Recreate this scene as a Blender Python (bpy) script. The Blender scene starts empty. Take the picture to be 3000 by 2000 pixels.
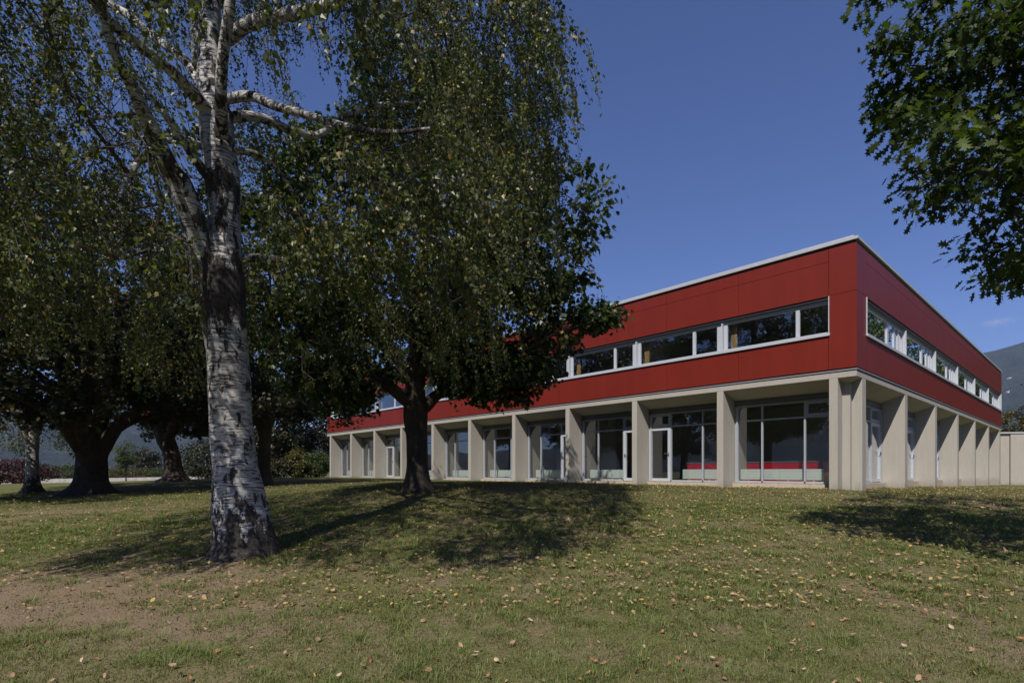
import bpy, math, random
import numpy as np
from mathutils import Vector
random.seed(7)
RNG = np.random.default_rng(7)
sc = bpy.context.scene
COL = sc.collection

# ------------------------------------------------------------------ camera, sky, sun, exposure
SUN_H = np.array([-0.361, -0.932]); SUN_EL = 48.4
cam_d = bpy.data.cameras.new("camera"); cam = bpy.data.objects.new("camera", cam_d); COL.objects.link(cam)
cam.location = (0, 0, 1.55); cam.rotation_euler = (math.radians(90), 0, 0)
cam_d.sensor_width = 36; cam_d.lens = 19.063; cam_d.shift_y = 0.12697
cam_d.clip_start = 0.05; cam_d.clip_end = 20000
sc.camera = cam
world = bpy.data.worlds.new("World"); sc.world = world; world.use_nodes = True
wn = world.node_tree.nodes; wl = world.node_tree.links
sky = wn.new("ShaderNodeTexSky"); sky.sky_type = 'NISHITA'; sky.sun_disc = False
sky.sun_elevation = math.radians(SUN_EL); sky.sun_rotation = math.atan2(SUN_H[0], SUN_H[1])
sky.altitude = 300; sky.air_density = 1.0; sky.dust_density = 0.2; sky.ozone_density = 6.0
skt = wn.new("ShaderNodeMix"); skt.data_type = 'RGBA'; skt.blend_type = 'MULTIPLY'; skt.inputs[0].default_value = 1.0; skt.inputs[7].default_value = (.80, .89, 1.30, 1)
wl.new(sky.outputs[0], skt.inputs[6]); wl.new(skt.outputs[2], wn["Background"].inputs[0]); wn["Background"].inputs[1].default_value = 0.065
sun_d = bpy.data.lights.new("sun", 'SUN'); sun_d.energy = 5.0; sun_d.angle = math.radians(0.5); sun_d.color = (1.0, 0.94, 0.86)
sun = bpy.data.objects.new("sun", sun_d); COL.objects.link(sun)
el = math.radians(SUN_EL); sh = SUN_H / np.linalg.norm(SUN_H)
sdir = Vector((sh[0]*math.cos(el), sh[1]*math.cos(el), math.sin(el)))
sun.rotation_euler = sdir.to_track_quat('Z', 'Y').to_euler(); sun.location = (0, 0, 60)
sc.view_settings.view_transform = 'Standard'; sc.view_settings.look = 'None'
sc.view_settings.gamma = 1.0; sc.view_settings.exposure = 0.25
sc.cycles.max_bounces = 6; sc.cycles.transparent_max_bounces = 12
sc.cycles.use_denoising = True

HAZE = 0.00010
# ------------------------------------------------------------------ helpers
def link(o, parent=None):
    COL.objects.link(o)
    if parent is not None: o.parent = parent
    return o

def raw_mesh(name, V, loops, sizes, tint=None, smooth=False):
    me = bpy.data.meshes.new(name)
    V = np.asarray(V, np.float32); loops = np.asarray(loops, np.int32); sizes = np.asarray(sizes, np.int32)
    me.vertices.add(len(V)); me.vertices.foreach_set("co", V.ravel())
    me.loops.add(len(loops)); me.loops.foreach_set("vertex_index", loops)
    me.polygons.add(len(sizes))
    st = np.zeros(len(sizes), np.int32); st[1:] = np.cumsum(sizes)[:-1]
    me.polygons.foreach_set("loop_start", st)
    me.polygons.foreach_set("use_smooth", np.full(len(sizes), bool(smooth)))
    me.update(calc_edges=True)
    if tint is not None:
        a = me.attributes.new("tint", 'FLOAT', 'POINT'); a.data.foreach_set("value", np.asarray(tint, np.float32))
    return me

def obj(name, me, mat, parent=None):
    o = bpy.data.objects.new(name, me)
    if mat is not None:
        me.materials.clear(); me.materials.append(mat)
    return link(o, parent)

def tag(o, label=None, cat=None, group=None, kind=None):
    if label: o["label"] = label
    if cat: o["category"] = cat
    if group: o["group"] = group
    if kind: o["kind"] = kind
    return o

def thing(name, label, cat, loc, group=None):
    o = bpy.data.objects.new(name, None); o.location = loc; o.empty_display_size = 0.3; link(o)
    return tag(o, label, cat, group)

class MB:
    """collects solids, builds ONE mesh object; org is subtracted (location of the parent empty)"""
    def __init__(s, org=(0, 0, 0)):
        s.V = []; s.L = []; s.S = []; s.n = 0; s.org = np.array(org, float)
    def add(s, V, faces):
        V = np.asarray(V, float) - s.org
        s.V.append(V)
        for f in faces:
            s.L.extend([i + s.n for i in f]); s.S.append(len(f))
        s.n += len(V)
    def hexa(s, P8):
        s.add(P8, [(0, 3, 2, 1), (4, 5, 6, 7), (0, 1, 5, 4), (1, 2, 6, 5), (2, 3, 7, 6), (3, 0, 4, 7)])
    def box(s, x0, x1, y0, y1, z0, z1):
        s.hexa([(x0, y0, z0), (x1, y0, z0), (x1, y1, z0), (x0, y1, z0), (x0, y0, z1), (x1, y0, z1), (x1, y1, z1), (x0, y1, z1)])
    def bbox(s, d0, d1, s0, s1, z0, z1):       # box in the building's own axes
        q = [bp(d1, s0, z0), bp(d0, s0, z0), bp(d0, s1, z0), bp(d1, s1, z0)]
        s.hexa(q + [(a, b, z1) for a, b, _ in q])
    def bprism(s, prof, axis, a0, a1):         # profile of (t, z) pairs extruded along d ('d': t is s) or s ('s': t is d)
        n = len(prof)
        if axis == 'd': A = [bp(a0, t, z) for t, z in prof] + [bp(a1, t, z) for t, z in prof]
        else: A = [bp(t, a0, z) for t, z in prof] + [bp(t, a1, z) for t, z in prof]
        s.add(A, [tuple(range(n)), tuple(range(2*n - 1, n - 1, -1))] + [(i, n + i, n + (i+1) % n, (i+1) % n) for i in range(n)])
    def tube(s, pts, rad, sides=8, cap=True):
        V, F = tube_geo(np.asarray(pts, float), np.asarray(rad, float), sides, cap); s.add(V, F)
    def build(s, name, mat, parent=None, smooth=False):
        me = raw_mesh(name, np.concatenate(s.V), s.L, s.S, smooth=smooth)
        return obj(name, me, mat, parent)

def tube_geo(P, R, sides=8, cap=True, wob=0.0, seed=0, wobscale=1.0):
    n = len(P); T = np.gradient(P, axis=0); T /= np.linalg.norm(T, axis=1)[:, None] + 1e-9
    ref = np.array([0.0, 1, 0]) if abs(T[0][1]) < .9 else np.array([1.0, 0, 0])
    V = []
    a = np.linspace(0, 2*np.pi, sides, endpoint=False)
    U = np.cross(T[0], ref); U /= np.linalg.norm(U)
    for i in range(n):
        U = U - T[i]*np.dot(U, T[i]); U /= np.linalg.norm(U) + 1e-9
        W = np.cross(T[i], U)
        rr = np.full(sides, R[i])
        if wob: rr = rr*(1 + wob*(np.sin(3*a + P[i][2]*1.7*wobscale + seed) * .5 + np.sin(5*a - P[i][2]*2.9*wobscale + 2*seed)*.35 + np.sin(2*a + P[i][2]*6.1*wobscale)*.35))
        V.append(P[i] + (np.cos(a)*rr)[:, None]*U + (np.sin(a)*rr)[:, None]*W)
    F = [(i*sides + j, i*sides + (j+1) % sides, (i+1)*sides + (j+1) % sides, (i+1)*sides + j) for i in range(n-1) for j in range(sides)]
    if cap: F += [tuple(range(sides - 1, -1, -1)), tuple((n-1)*sides + j for j in range(sides))]
    return np.concatenate(V), F

def smooth_path(pts, m):
    """Catmull-Rom through rows of pts (any columns) with m samples a span"""
    P = np.asarray(pts, float); P = np.vstack([2*P[0]-P[1], P, 2*P[-1]-P[-2]]); out = []
    for i in range(1, len(P)-2):
        for t in np.linspace(0, 1, m, endpoint=False):
            a, b, c, d = P[i-1], P[i], P[i+1], P[i+2]
            out.append(.5*((2*b) + (c-a)*t + (2*a-5*b+4*c-d)*t*t + (3*b-a-3*c+d)*t**3))
    out.append(P[-2]); return np.array(out)

def vnoise(x, y, seed=0):
    """smooth value noise in -1..1"""
    xi = np.floor(x).astype(np.int64); yi = np.floor(y).astype(np.int64); fx = x-xi; fy = y-yi
    fx = fx*fx*(3-2*fx); fy = fy*fy*(3-2*fy)
    def h(a, b):
        n = (a*374761393 + b*668265263 + seed*974711) & 0x7fffffff
        n = ((n ^ (n >> 13))*1274126177) & 0x7fffffff
        return ((n ^ (n >> 16)) & 0xffff)/32767.5 - 1
    return (h(xi, yi)*(1-fx) + h(xi+1, yi)*fx)*(1-fy) + (h(xi, yi+1)*(1-fx) + h(xi+1, yi+1)*fx)*fy

# ------------------------------------------------------------------ materials
class NT:
    def __init__(s, name):
        s.m = bpy.data.materials.new(name); s.m.use_nodes = True
        s.t = s.m.node_tree; s.n = s.t.nodes; s.b = s.n["Principled BSDF"]; s.out = s.n["Material Output"]
    def new(s, t, **k):
        n = s.n.new(t)
        for a, v in k.items(): setattr(n, a, v)
        return n
    def lk(s, a, b): s.t.links.new(a, b)
    def noise(s, scale, detail=4, rough=.55, vec=None, mapping=None):
        n = s.new("ShaderNodeTexNoise"); n.inputs["Scale"].default_value = scale; n.inputs["Detail"].default_value = detail; n.inputs["Roughness"].default_value = rough
        if mapping is not None:
            tc = s.new("ShaderNodeTexCoord"); mp = s.new("ShaderNodeMapping"); mp.inputs["Scale"].default_value = mapping
            s.lk(tc.outputs["Object"], mp.inputs[0]); s.lk(mp.outputs[0], n.inputs["Vector"])
        return n
    def ramp(s, src, stops):
        r = s.new("ShaderNodeValToRGB"); e = r.color_ramp.elements
        while len(e) < len(stops): e.new(.5)
        for q, (p, c) in zip(e, stops):
            q.position = p; q.color = (*c, 1) if len(c) == 3 else c
        s.lk(src, r.inputs[0]); return r
    def mix(s, fac, a, b, mode='MIX'):
        m = s.new("ShaderNodeMix", data_type='RGBA', blend_type=mode)
        for sock, v in ((m.inputs[0], fac), (m.inputs[6], a), (m.inputs[7], b)):
            if hasattr(v, "links") or isinstance(v, bpy.types.NodeSocket): s.lk(v, sock)
            elif isinstance(v, (int, float)): sock.default_value = v
            else: sock.default_value = (*v, 1)
        return m.outputs[2]
    def math(s, op, a, b=None, clamp=False):
        m = s.new("ShaderNodeMath", operation=op, use_clamp=clamp)
        for sock, v in ((m.inputs[0], a), (m.inputs[1], b)):
            if v is None: continue
            if isinstance(v, bpy.types.NodeSocket): s.lk(v, sock)
            else: sock.default_value = v
        return m.outputs[0]
    def bump(s, h, strength=.3, dist=.02):
        b = s.new("ShaderNodeBump"); b.inputs["Strength"].default_value = strength; b.inputs["Distance"].default_value = dist
        s.lk(h, b.inputs["Height"]); s.lk(b.outputs[0], s.b.inputs["Normal"])
    def base(s, c):
        if isinstance(c, bpy.types.NodeSocket): s.lk(c, s.b.inputs["Base Color"])
        else: s.b.inputs["Base Color"].default_value = (*c, 1)

def simple_mat(name, col, rough=.5, var=.08, scale=6, metallic=0.0, spec=.5, bump=0.0):
    k = NT(name); n = k.noise(scale, 5, mapping=(1, 1, 1))
    lo = tuple(c*(1-var) for c in col); hi = tuple(min(1, c*(1+var)) for c in col)
    k.base(k.ramp(n.outputs[0], [(.3, lo), (.7, hi)]).outputs[0])
    k.b.inputs["Roughness"].default_value = rough; k.b.inputs["Metallic"].default_value = metallic
    k.b.inputs["Specular IOR Level"].default_value = spec
    if bump: k.bump(n.outputs[0], bump, .01)
    return k.m

def concrete_mat():
    k = NT("concrete")
    a = k.noise(1.2, 6, .6, mapping=(1, 1, .5)); b = k.noise(35, 3, .6, mapping=(1, 1, 1)); c = k.noise(5, 4, .6, mapping=(3, 3, .25))
    col = k.ramp(a.outputs[0], [(.3, (0.32, 0.296, 0.26)), (.7, (0.384, 0.356, 0.312))]).outputs[0]
    col = k.mix(.35, col, k.ramp(c.outputs[0], [(.35, (0.288, 0.264, 0.232)), (.65, (0.4, 0.372, 0.328))]).outputs[0])
    col = k.mix(.25, col, k.ramp(b.outputs[0], [(.35, (0.296, 0.272, 0.24)), (.6, (0.384, 0.36, 0.32))]).outputs[0])
    tc = k.new("ShaderNodeTexCoord"); sp = k.new("ShaderNodeSeparateXYZ"); k.lk(tc.outputs["Object"], sp.inputs[0])      # splashed dirt along the foot
    df = k.math('ADD', k.math('MULTIPLY', k.math('SUBTRACT', .32, sp.outputs[2]), 1.6), k.math('MULTIPLY', k.math('SUBTRACT', c.outputs[0], .5), 1.4))
    col = k.mix(k.math('MULTIPLY', k.ramp(df, [(.05, (0, 0, 0)), (.5, (1, 1, 1))]).outputs[0], .45), col, (.17, .15, .12))
    k.base(col); k.b.inputs["Roughness"].default_value = .85; k.b.inputs["Specular IOR Level"].default_value = .25
    k.bump(b.outputs[0], .15, .004); return k.m

def leaf_mat(name, stops, trans=.3, rough=.45, spec=.35):
    k = NT(name)
    at = k.new("ShaderNodeAttribute", attribute_name="tint")
    r = k.ramp(at.outputs["Fac"], stops)
    k.base(r.outputs[0]); k.b.inputs["Roughness"].default_value = rough; k.b.inputs["Specular IOR Level"].default_value = spec
    tr = k.new("ShaderNodeBsdfTranslucent"); br = k.new("ShaderNodeBrightContrast")
    k.lk(k.mix(1.0, r.outputs[0], (1.3, 1.5, .5), 'MULTIPLY'), tr.inputs[0])
    ms = k.new("ShaderNodeMixShader"); ms.inputs[0].default_value = trans
    k.lk(k.b.outputs[0], ms.inputs[1]); k.lk(tr.outputs[0], ms.inputs[2]); k.lk(ms.outputs[0], k.out.inputs[0])
    return k.m

def glass_mat(name, tintc=(.86, .9, .88), refl=1.0):
    k = NT(name); k.n.remove(k.b)
    tr = k.new("ShaderNodeBsdfTransparent"); tr.inputs[0].default_value = (*tintc, 1)
    gl = k.new("ShaderNodeBsdfGlossy"); gl.inputs["Roughness"].default_value = .0; gl.inputs[0].default_value = (.95, .97, 1, 1)
    lw = k.new("ShaderNodeLayerWeight"); lw.inputs["Blend"].default_value = .5          # Schlick reflectance, the same from both sides
    fr = k.math('ADD', k.math('MULTIPLY', k.math('POWER', lw.outputs["Facing"], 5.0), .9), .045)
    ms = k.new("ShaderNodeMixShader"); k.lk(k.math('MULTIPLY', fr, refl, True), ms.inputs[0])
    k.lk(tr.outputs[0], ms.inputs[1]); k.lk(gl.outputs[0], ms.inputs[2]); k.lk(ms.outputs[0], k.out.inputs[0])
    return k.m

def birch_mat():
    k = NT("birch_bark")
    tc = k.new("ShaderNodeTexCoord")
    def nz(scale, mp, det=4, rough=.6):
        n = k.noise(scale, det, rough); m = k.new("ShaderNodeMapping"); m.inputs["Scale"].default_value = mp
        k.lk(tc.outputs["Object"], m.inputs[0]); k.lk(m.outputs[0], n.inputs["Vector"]); return n.outputs[0]
    white = k.ramp(nz(3, (1, 1, 3)), [(.3, (.30, .29, .28)), (.7, (.54, .53, .51))]).outputs[0]
    lent = k.ramp(nz(7, (.8, .8, 7), 3), [(.53, (0, 0, 0)), (.60, (1, 1, 1))]).outputs[0]
    fine = k.ramp(nz(16, (.7, .7, 9), 3), [(.55, (0, 0, 0)), (.63, (.8, .8, .8))]).outputs[0]
    col = k.mix(lent, white, (.07, .06, .055)); col = k.mix(fine, col, (.12, .11, .10))
    sep = k.new("ShaderNodeSeparateXYZ"); k.lk(tc.outputs["Object"], sep.inputs[0])
    zz = sep.outputs[2]; pat = nz(3.2, (2.6, 2.6, 1.1), 5, .62)
    # plates of black corky bark: at the foot and round the fork
    foot = k.math('SUBTRACT', .80, zz); foot = k.math('MULTIPLY', foot, .26)
    fork = k.math('SUBTRACT', .62, k.math('ABSOLUTE', k.math('SUBTRACT', zz, 3.8)))
    fork2 = k.math('SUBTRACT', .35, k.math('ABSOLUTE', k.math('SUBTRACT', zz, 5.3)))
    w = k.math('MAXIMUM', k.math('MAXIMUM', foot, k.math('MULTIPLY', fork, .55)), k.math('MULTIPLY', fork2, .45))
    w = k.math('MAXIMUM', w, k.math('MINIMUM', k.math('MAXIMUM', k.math('SUBTRACT', k.math('MULTIPLY', zz, .016), .085), -.05), -.008))  # black patches increase with height, painted in as shade on the upper limbs
    d = k.math('ADD', k.math('SUBTRACT', pat, .5), w)
    dm = k.ramp(d, [(.035, (0, 0, 0)), (.06, (1, 1, 1))]).outputs[0]
    fis = nz(9, (2.2, 2.2, .5), 5, .7)
    dark = k.ramp(fis, [(.35, (.018, .015, .013)), (.7, (.10, .085, .07))]).outputs[0]
    k.base(k.mix(dm, col, dark)); k.b.inputs["Roughness"].default_value = .75; k.b.inputs["Specular IOR Level"].default_value = .25
    h = k.math('ADD', k.math('MULTIPLY', fis, dm), k.math('MULTIPLY', lent, -.15))
    k.bump(h, .9, .04); return k.m

def bark_mat(name, a, b):
    k = NT(name); n = k.noise(9, 6, .7, mapping=(2.4, 2.4, .45)); m = k.noise(2.5, 3, .6, mapping=(1, 1, .6))
    col = k.ramp(n.outputs[0], [(.32, a), (.7, b)]).outputs[0]
    k.base(k.mix(.3, col, k.ramp(m.outputs[0], [(.35, tuple(x*.6 for x in a)), (.7, tuple(x*1.2 for x in b))]).outputs[0]))
    k.b.inputs["Roughness"].default_value = .9; k.b.inputs["Specular IOR Level"].default_value = .2; k.bump(n.outputs[0], .8, .04); return k.m

def lawn_mat():
    k = NT("lawn")
    big = k.noise(.22, 4, .6, mapping=(1, 1, 1)); mid = k.noise(1.3, 5, .65, mapping=(1, 1, 1)); fin = k.noise(60, 4, .7, mapping=(1, 1, 1)); gr = k.noise(14, 5, .7, mapping=(1, 1, 1))
    green = k.ramp(fin.outputs[0], [(.3, (.050, .056, .018)), (.7, (.170, .172, .060))]).outputs[0]
    straw = k.ramp(fin.outputs[0], [(.3, (.095, .068, .042)), (.7, (.29, .22, .145))]).outputs[0]
    at = k.new("ShaderNodeAttribute", attribute_name="tint")       # worn, dry patches of the lawn
    f = k.math('ADD', k.math('MULTIPLY', k.math('SUBTRACT', mid.outputs[0], .5), 2.0), k.math('MULTIPLY', k.math('SUBTRACT', gr.outputs[0], .5), 1.9))
    f = k.math('ADD', f, at.outputs["Fac"])
    k.base(k.mix(k.ramp(f, [(.25, (0, 0, 0)), (.75, (1, 1, 1))]).outputs[0], green, straw))
    k.b.inputs["Roughness"].default_value = .95; k.b.inputs["Specular IOR Level"].default_value = .1
    k.bump(fin.outputs[0], .6, .03); return k.m

M = {}
M['concrete'] = concrete_mat()
def red_mat():
    k = NT("red_panel"); n = k.noise(.7, 4, mapping=(1, 1, 1)); f = k.noise(160, 2, mapping=(1, 1, 1))
    st = k.noise(3, 4, .6, mapping=(1.2, 1.2, .08))                 # faint rain streaks
    c_ = k.ramp(n.outputs[0], [(.3, (.142, .0160, .0095)), (.7, (.168, .0195, .0115))]).outputs[0]
    k.base(k.mix(.35, c_, k.ramp(st.outputs[0], [(.35, (.128, .0150, .0095)), (.65, (.178, .0220, .0135))]).outputs[0]))
    k.b.inputs["Roughness"].default_value = .42; k.b.inputs["Specular IOR Level"].default_value = .22; k.bump(f.outputs[0], .03, .002); return k.m
M['red'] = red_mat()
M['white_metal'] = simple_mat("white_metal", (.42, .44, .48), .4, .04)
M['alu'] = simple_mat("grey_aluminium", (.31, .33, .375), .4, .05)
M['coping'] = simple_mat("coping_metal", (.46, .47, .48), .38, .06, metallic=.2)
M['dark'] = simple_mat("dark_gap", (.022, .02, .022), .8, .1)
M['blind'] = simple_mat("blind_box", (.10, .105, .115), .5, .08)
M['flash'] = simple_mat("flashing", (.22, .23, .26), .4, .06)
M['stone'] = simple_mat("stone_sill", (.42, .35, .26), .8, .12, 8, bump=.1)
M['glass'] = glass_mat("window_glass", (.94, .96, .95), 2.5)
M['radiator'] = simple_mat("radiator_enamel", (.55, .60, .58), .35, .03)
M['wall_in'] = simple_mat("plaster", (.30, .28, .255), .9, .05)
M['floor_in'] = simple_mat("floor_in", (.16, .14, .12), .6, .1)
M['ochre'] = simple_mat("ochre_wood", (.28, .17, .05), .5, .1)
M['counter'] = simple_mat("counter_red", (.35, .006, .018), .3, .05)
M['chrome'] = simple_mat("steel", (.6, .6, .62), .25, .03, metallic=.9)
M['roof'] = simple_mat("roof_gravel", (.25, .24, .22), .95, .2, 20)
M['birch'] = birch_mat()
M['bark'] = bark_mat("maple_bark", (.030, .022, .017), (.105, .085, .068))
M['bark2'] = bark_mat("oak_bark", (.028, .020, .015), (.12, .09, .07))
M['twig'] = simple_mat("twig_bark", (.05, .036, .027), .8, .25, 12)
M['lawn'] = lawn_mat()
M['leaf_birch'] = leaf_mat("birch_leaf", [(0, (.026, .037, .008)), (.55, (.080, .096, .022)), (.9, (.165, .170, .052)), (.94, (.26, .17, .03)), (1, (.34, .21, .05))], .4, .42, .45)
M['leaf_maple'] = leaf_mat("maple_leaf", [(0, (.012, .025, .006)), (.6, (.036, .057, .013)), (1, (.084, .102, .026))], .28, .45, .35)
M['leaf_oak'] = leaf_mat("oak_leaf", [(0, (.018, .034, .008)), (.7, (.050, .076, .018)), (1, (.090, .120, .030))], .4, .55, .3)
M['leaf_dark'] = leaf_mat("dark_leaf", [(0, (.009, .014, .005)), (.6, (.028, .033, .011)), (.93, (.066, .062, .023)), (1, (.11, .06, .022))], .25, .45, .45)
M['leaf_bush'] = leaf_mat("bush_leaf", [(0, (.022, .036, .008)), (.6, (.05, .075, .015)), (1, (.10, .12, .02))], .3, .5, .4)
M['leaf_yellow'] = leaf_mat("yellowing_leaf", [(0, (.045, .045, .010)), (.6, (.085, .08, .018)), (1, (.14, .10, .02))], .3, .5, .4)
M['leaf_red'] = leaf_mat("red_leaf", [(0, (.025, .008, .009)), (1, (.075, .020, .022))], .2, .5, .4)

# ------------------------------------------------------------------ building axes
C0 = np.array([10.75, 16.91]); TH = .8331
BU = np.array([-math.cos(TH), math.sin(TH)]); BV = np.array([math.sin(TH), math.cos(TH)])
def bp(d, s, z):
    p = C0 + BU*d + BV*s; return (p[0], p[1], z)
LEN_L, LEN_R = 39.3, 34.0

# ------------------------------------------------------------------ terrain
_cp = [(0, 0, 0), (0, 4, .04), (-4, 8, .347), (3.2, 8, .35), (7, 8, .33), (-2.7, 15.6, 1.0), (4, 14, .86), (10.75, 16.9, .95), (7.7, 20.2, .965), (-2.4, 31.4, 1.03),
       (-15.2, 45.5, 1.09), (20, 25, .85), (35.9, 39.8, .57), (-17, 22, .62), (-19.8, 32, 1.0), (-11.5, 25, .92), (-21.2, 24, .63), (-8, 12, .55), (-14, 15, .56), (-8, 5, .1),
       (8, 3, .05), (14, 8, .3), (20, 14, .45), (-42, 45, .56), (-34.6, 49, .64), (-28, 51, .75), (-60, 40, .3), (-40, 20, .35), (-30, 10, .2), (30, 10, .2), (40, 25, .35),
       (0, -20, -.3), (-30, -20, -.2), (30, -20, -.2), (10, 35, .75), (20, 45, .7), (0, 50, .8), (-20, 70, .7), (30, 70, .5), (-60, 70, .4), (60, 50, .3)]
_cp = np.array(_cp, float)
def _phi(r2): return np.where(r2 > 1e-9, r2*np.log(r2 + 1e-12)*.5, 0.0)
_n = len(_cp)
_A = np.zeros((_n+3, _n+3)); _dx = _cp[:, None, :2]-_cp[None, :, :2]
_A[:_n, :_n] = _phi((_dx**2).sum(2)) + np.eye(_n)*2.0; _A[:_n, _n] = 1; _A[:_n, _n+1:] = _cp[:, :2]; _A[_n:, :_n] = _A[:_n, _n:].T
_w = np.linalg.solve(_A, np.concatenate([_cp[:, 2], [0, 0, 0]]))
def terr(x, y):
    x = np.atleast_1d(np.asarray(x, float)); y = np.atleast_1d(np.asarray(y, float)); out = np.zeros(x.shape)
    for i in range(_n): out += _w[i]*_phi((x-_cp[i, 0])**2 + (y-_cp[i, 1])**2)
    out += _w[_n] + _w[_n+1]*x + _w[_n+2]*y
    r = np.hypot(x, y-15); f = np.clip((r-45)/40, 0, 1); f = f*f*(3-2*f)
    return np.clip(out, -.8, 1.3)*(1-f) + .25*f + .012*vnoise(x*1.1, y*1.1, 3)*(r < 40)
def tz(x, y): return float(terr(x, y)[0])
def dryness(x, y):
    """0 green .. 1 bare straw: worn patches of the lawn"""
    d = .30 + .15*vnoise(x*.35, y*.35, 11) + .16*vnoise(x*.9, y*.9, 5) + .14*vnoise(x*2.7, y*2.7, 6) - .012*np.clip(y-8, 0, 30)
    d += .66*np.exp(-(((x+4.6)/2.6)**2 + ((y-5.2)/1.0)**2))*(.75+.45*vnoise(x*1.9, y*1.9, 8)) + .30*np.exp(-(((x+6.0)/3)**2 + ((y-6.2)/1.2)**2))
    d += .40*np.exp(-(((x+11)/5)**2 + ((y-13.2)/1.3)**2)) + .35*np.exp(-(((x-6.0)/2.2)**2 + ((y-6.2)/1.0)**2)) + .22*np.exp(-(((x+2)/3)**2 + ((y-6.8)/.6)**2))
    d += .35*np.exp(-(((x+4)/1.2)**2 + ((y-7.7)/.8)**2))
    return np.clip(d, 0, 1)
rr = np.concatenate([[0], np.geomspace(.6, 90, 150), np.geomspace(95, 3200, 34)]); aa = np.linspace(0, 2*np.pi, 320, endpoint=False)
gx = np.concatenate([[0]] + [r*np.cos(aa) for r in rr[1:]]); gy = np.concatenate([[0]] + [r*np.sin(aa) for r in rr[1:]])
gz = terr(gx, gy)
L = []; S = []
na = len(aa); j = np.arange(na); j2 = (j+1) % na
L.append(np.stack([np.zeros(na, int), 1+j, 1+j2], 1).ravel()); S += [3]*na
for i in range(len(rr)-2):
    o = 1+i*na; L.append(np.stack([o+j, o+na+j, o+na+j2, o+j2], 1).ravel()); S += [4]*na
ground = obj("ground", raw_mesh("ground", np.stack([gx, gy, gz], 1), np.concatenate(L), S, tint=dryness(gx, gy), smooth=True), M['lawn'])
tag(ground, "wide lawn of patchy green and dry brown grass in front of the red building", "lawn", kind="structure")

# ------------------------------------------------------------------ the office building
B = thing("office_building", "long two-storey building with red panel upper storey over a pale concrete colonnade", "building", bp(0, 0, .9))
BO = tuple(B.location)
def mb(): return MB(BO)
G = .012/2
joints = [0, .8] + [round(.8+2.95*i, 3) for i in range(1, 13)] + [38.5, LEN_L]
joints = [q for q in joints if not (38.0 < q < 38.5)]
ZR0, ZR1, ZW0, ZW1, ZJ = 4.83, 8.72, 5.93, 7.20, 8.31
m = mb()
for i, (a, b) in enumerate(zip(joints[:-1], joints[1:])):
    edge = i == 0 or b == LEN_L
    rows = [(ZR0, 7.22), (7.22, ZR1)] if edge else [(ZR0, ZW0), (ZW1, ZJ), (ZJ, ZR1)]
    for z0, z1 in rows:
        m.bbox(a + (G if i else 0), b - G, 0, .03, z0+G, z1-G)
m.build("cladding", M['red'], B)
m = mb()
jr = [.033, 1.0] + [1.0+4.1*i for i in range(1, 8)] + [33.73, LEN_R]
for i, (a, b) in enumerate(zip(jr[:-1], jr[1:])):
    edge = i == 0 or b == LEN_R
    rows = [(ZR0, 7.22), (7.22, ZR1)] if edge else [(ZR0, ZW0), (ZW1, ZJ), (ZJ, ZR1)]
    for z0, z1 in rows:
        m.bbox(0, .03, a + (G if i else 0), b - G, z0+G, z1-G)
m.build("cladding", M['red'], B)
# dark backing wall behind the panels, with the two ribbon window openings; far sides closed in red
m = mb()
for z0, z1 in ((4.714, ZW0-.02), (ZW1+.02, 8.80)):
    m.bbox(.05, LEN_L-.05, .034, .30, z0, z1); m.bbox(.034, .30, .304, LEN_R-.05, z0, z1)
m.bbox(.31, .75, .034, .30, ZW0-.018, ZW1+.018); m.bbox(38.52, LEN_L-.05, .034, .3, ZW0-.018, ZW1+.018)
m.bbox(.036, .30, .305, .97, ZW0-.018, ZW1+.018); m.bbox(.034, .3, 33.75, LEN_R-.05, ZW0-.018, ZW1+.018)
m.build("backing_wall", M['dark'], B)
m = mb(); m.bbox(LEN_L-.04, LEN_L, .034, LEN_R, ZR0, ZR1); m.bbox(.034, LEN_L-.045, LEN_R-.04, LEN_R, ZR0, ZR1); m.build("cladding", M['red'], B)
m = mb(); m.bbox(.31, LEN_L-.06, .31, LEN_R-.06, 8.60, 8.803); m.build("roof", M['roof'], B)
# coping, two steps
m = mb()
m.bbox(-.05, LEN_L+.05, -.05, .22, 8.806, 8.895); m.bbox(.08, LEN_L-.02, -.01, .20, 8.897, 8.955)
m.bbox(-.05, .22, .223, LEN_R+.05, 8.806, 8.895)
m.bbox(LEN_L-.22, LEN_L+.05, .223, LEN_R+.05, 8.806, 8.895); m.bbox(.223, LEN_L-.223, LEN_R-.22, LEN_R+.05, 8.806, 8.895)
m.build("roof_coping", M['coping'], B)
# flashing under the red panels
m = mb(); m.bbox(-.025, LEN_L, -.025, .03, 4.745, 4.785); m.bbox(-.025, .03, .033, LEN_R, 4.745, 4.785); m.build("flashing", M['flash'], B)
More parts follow.
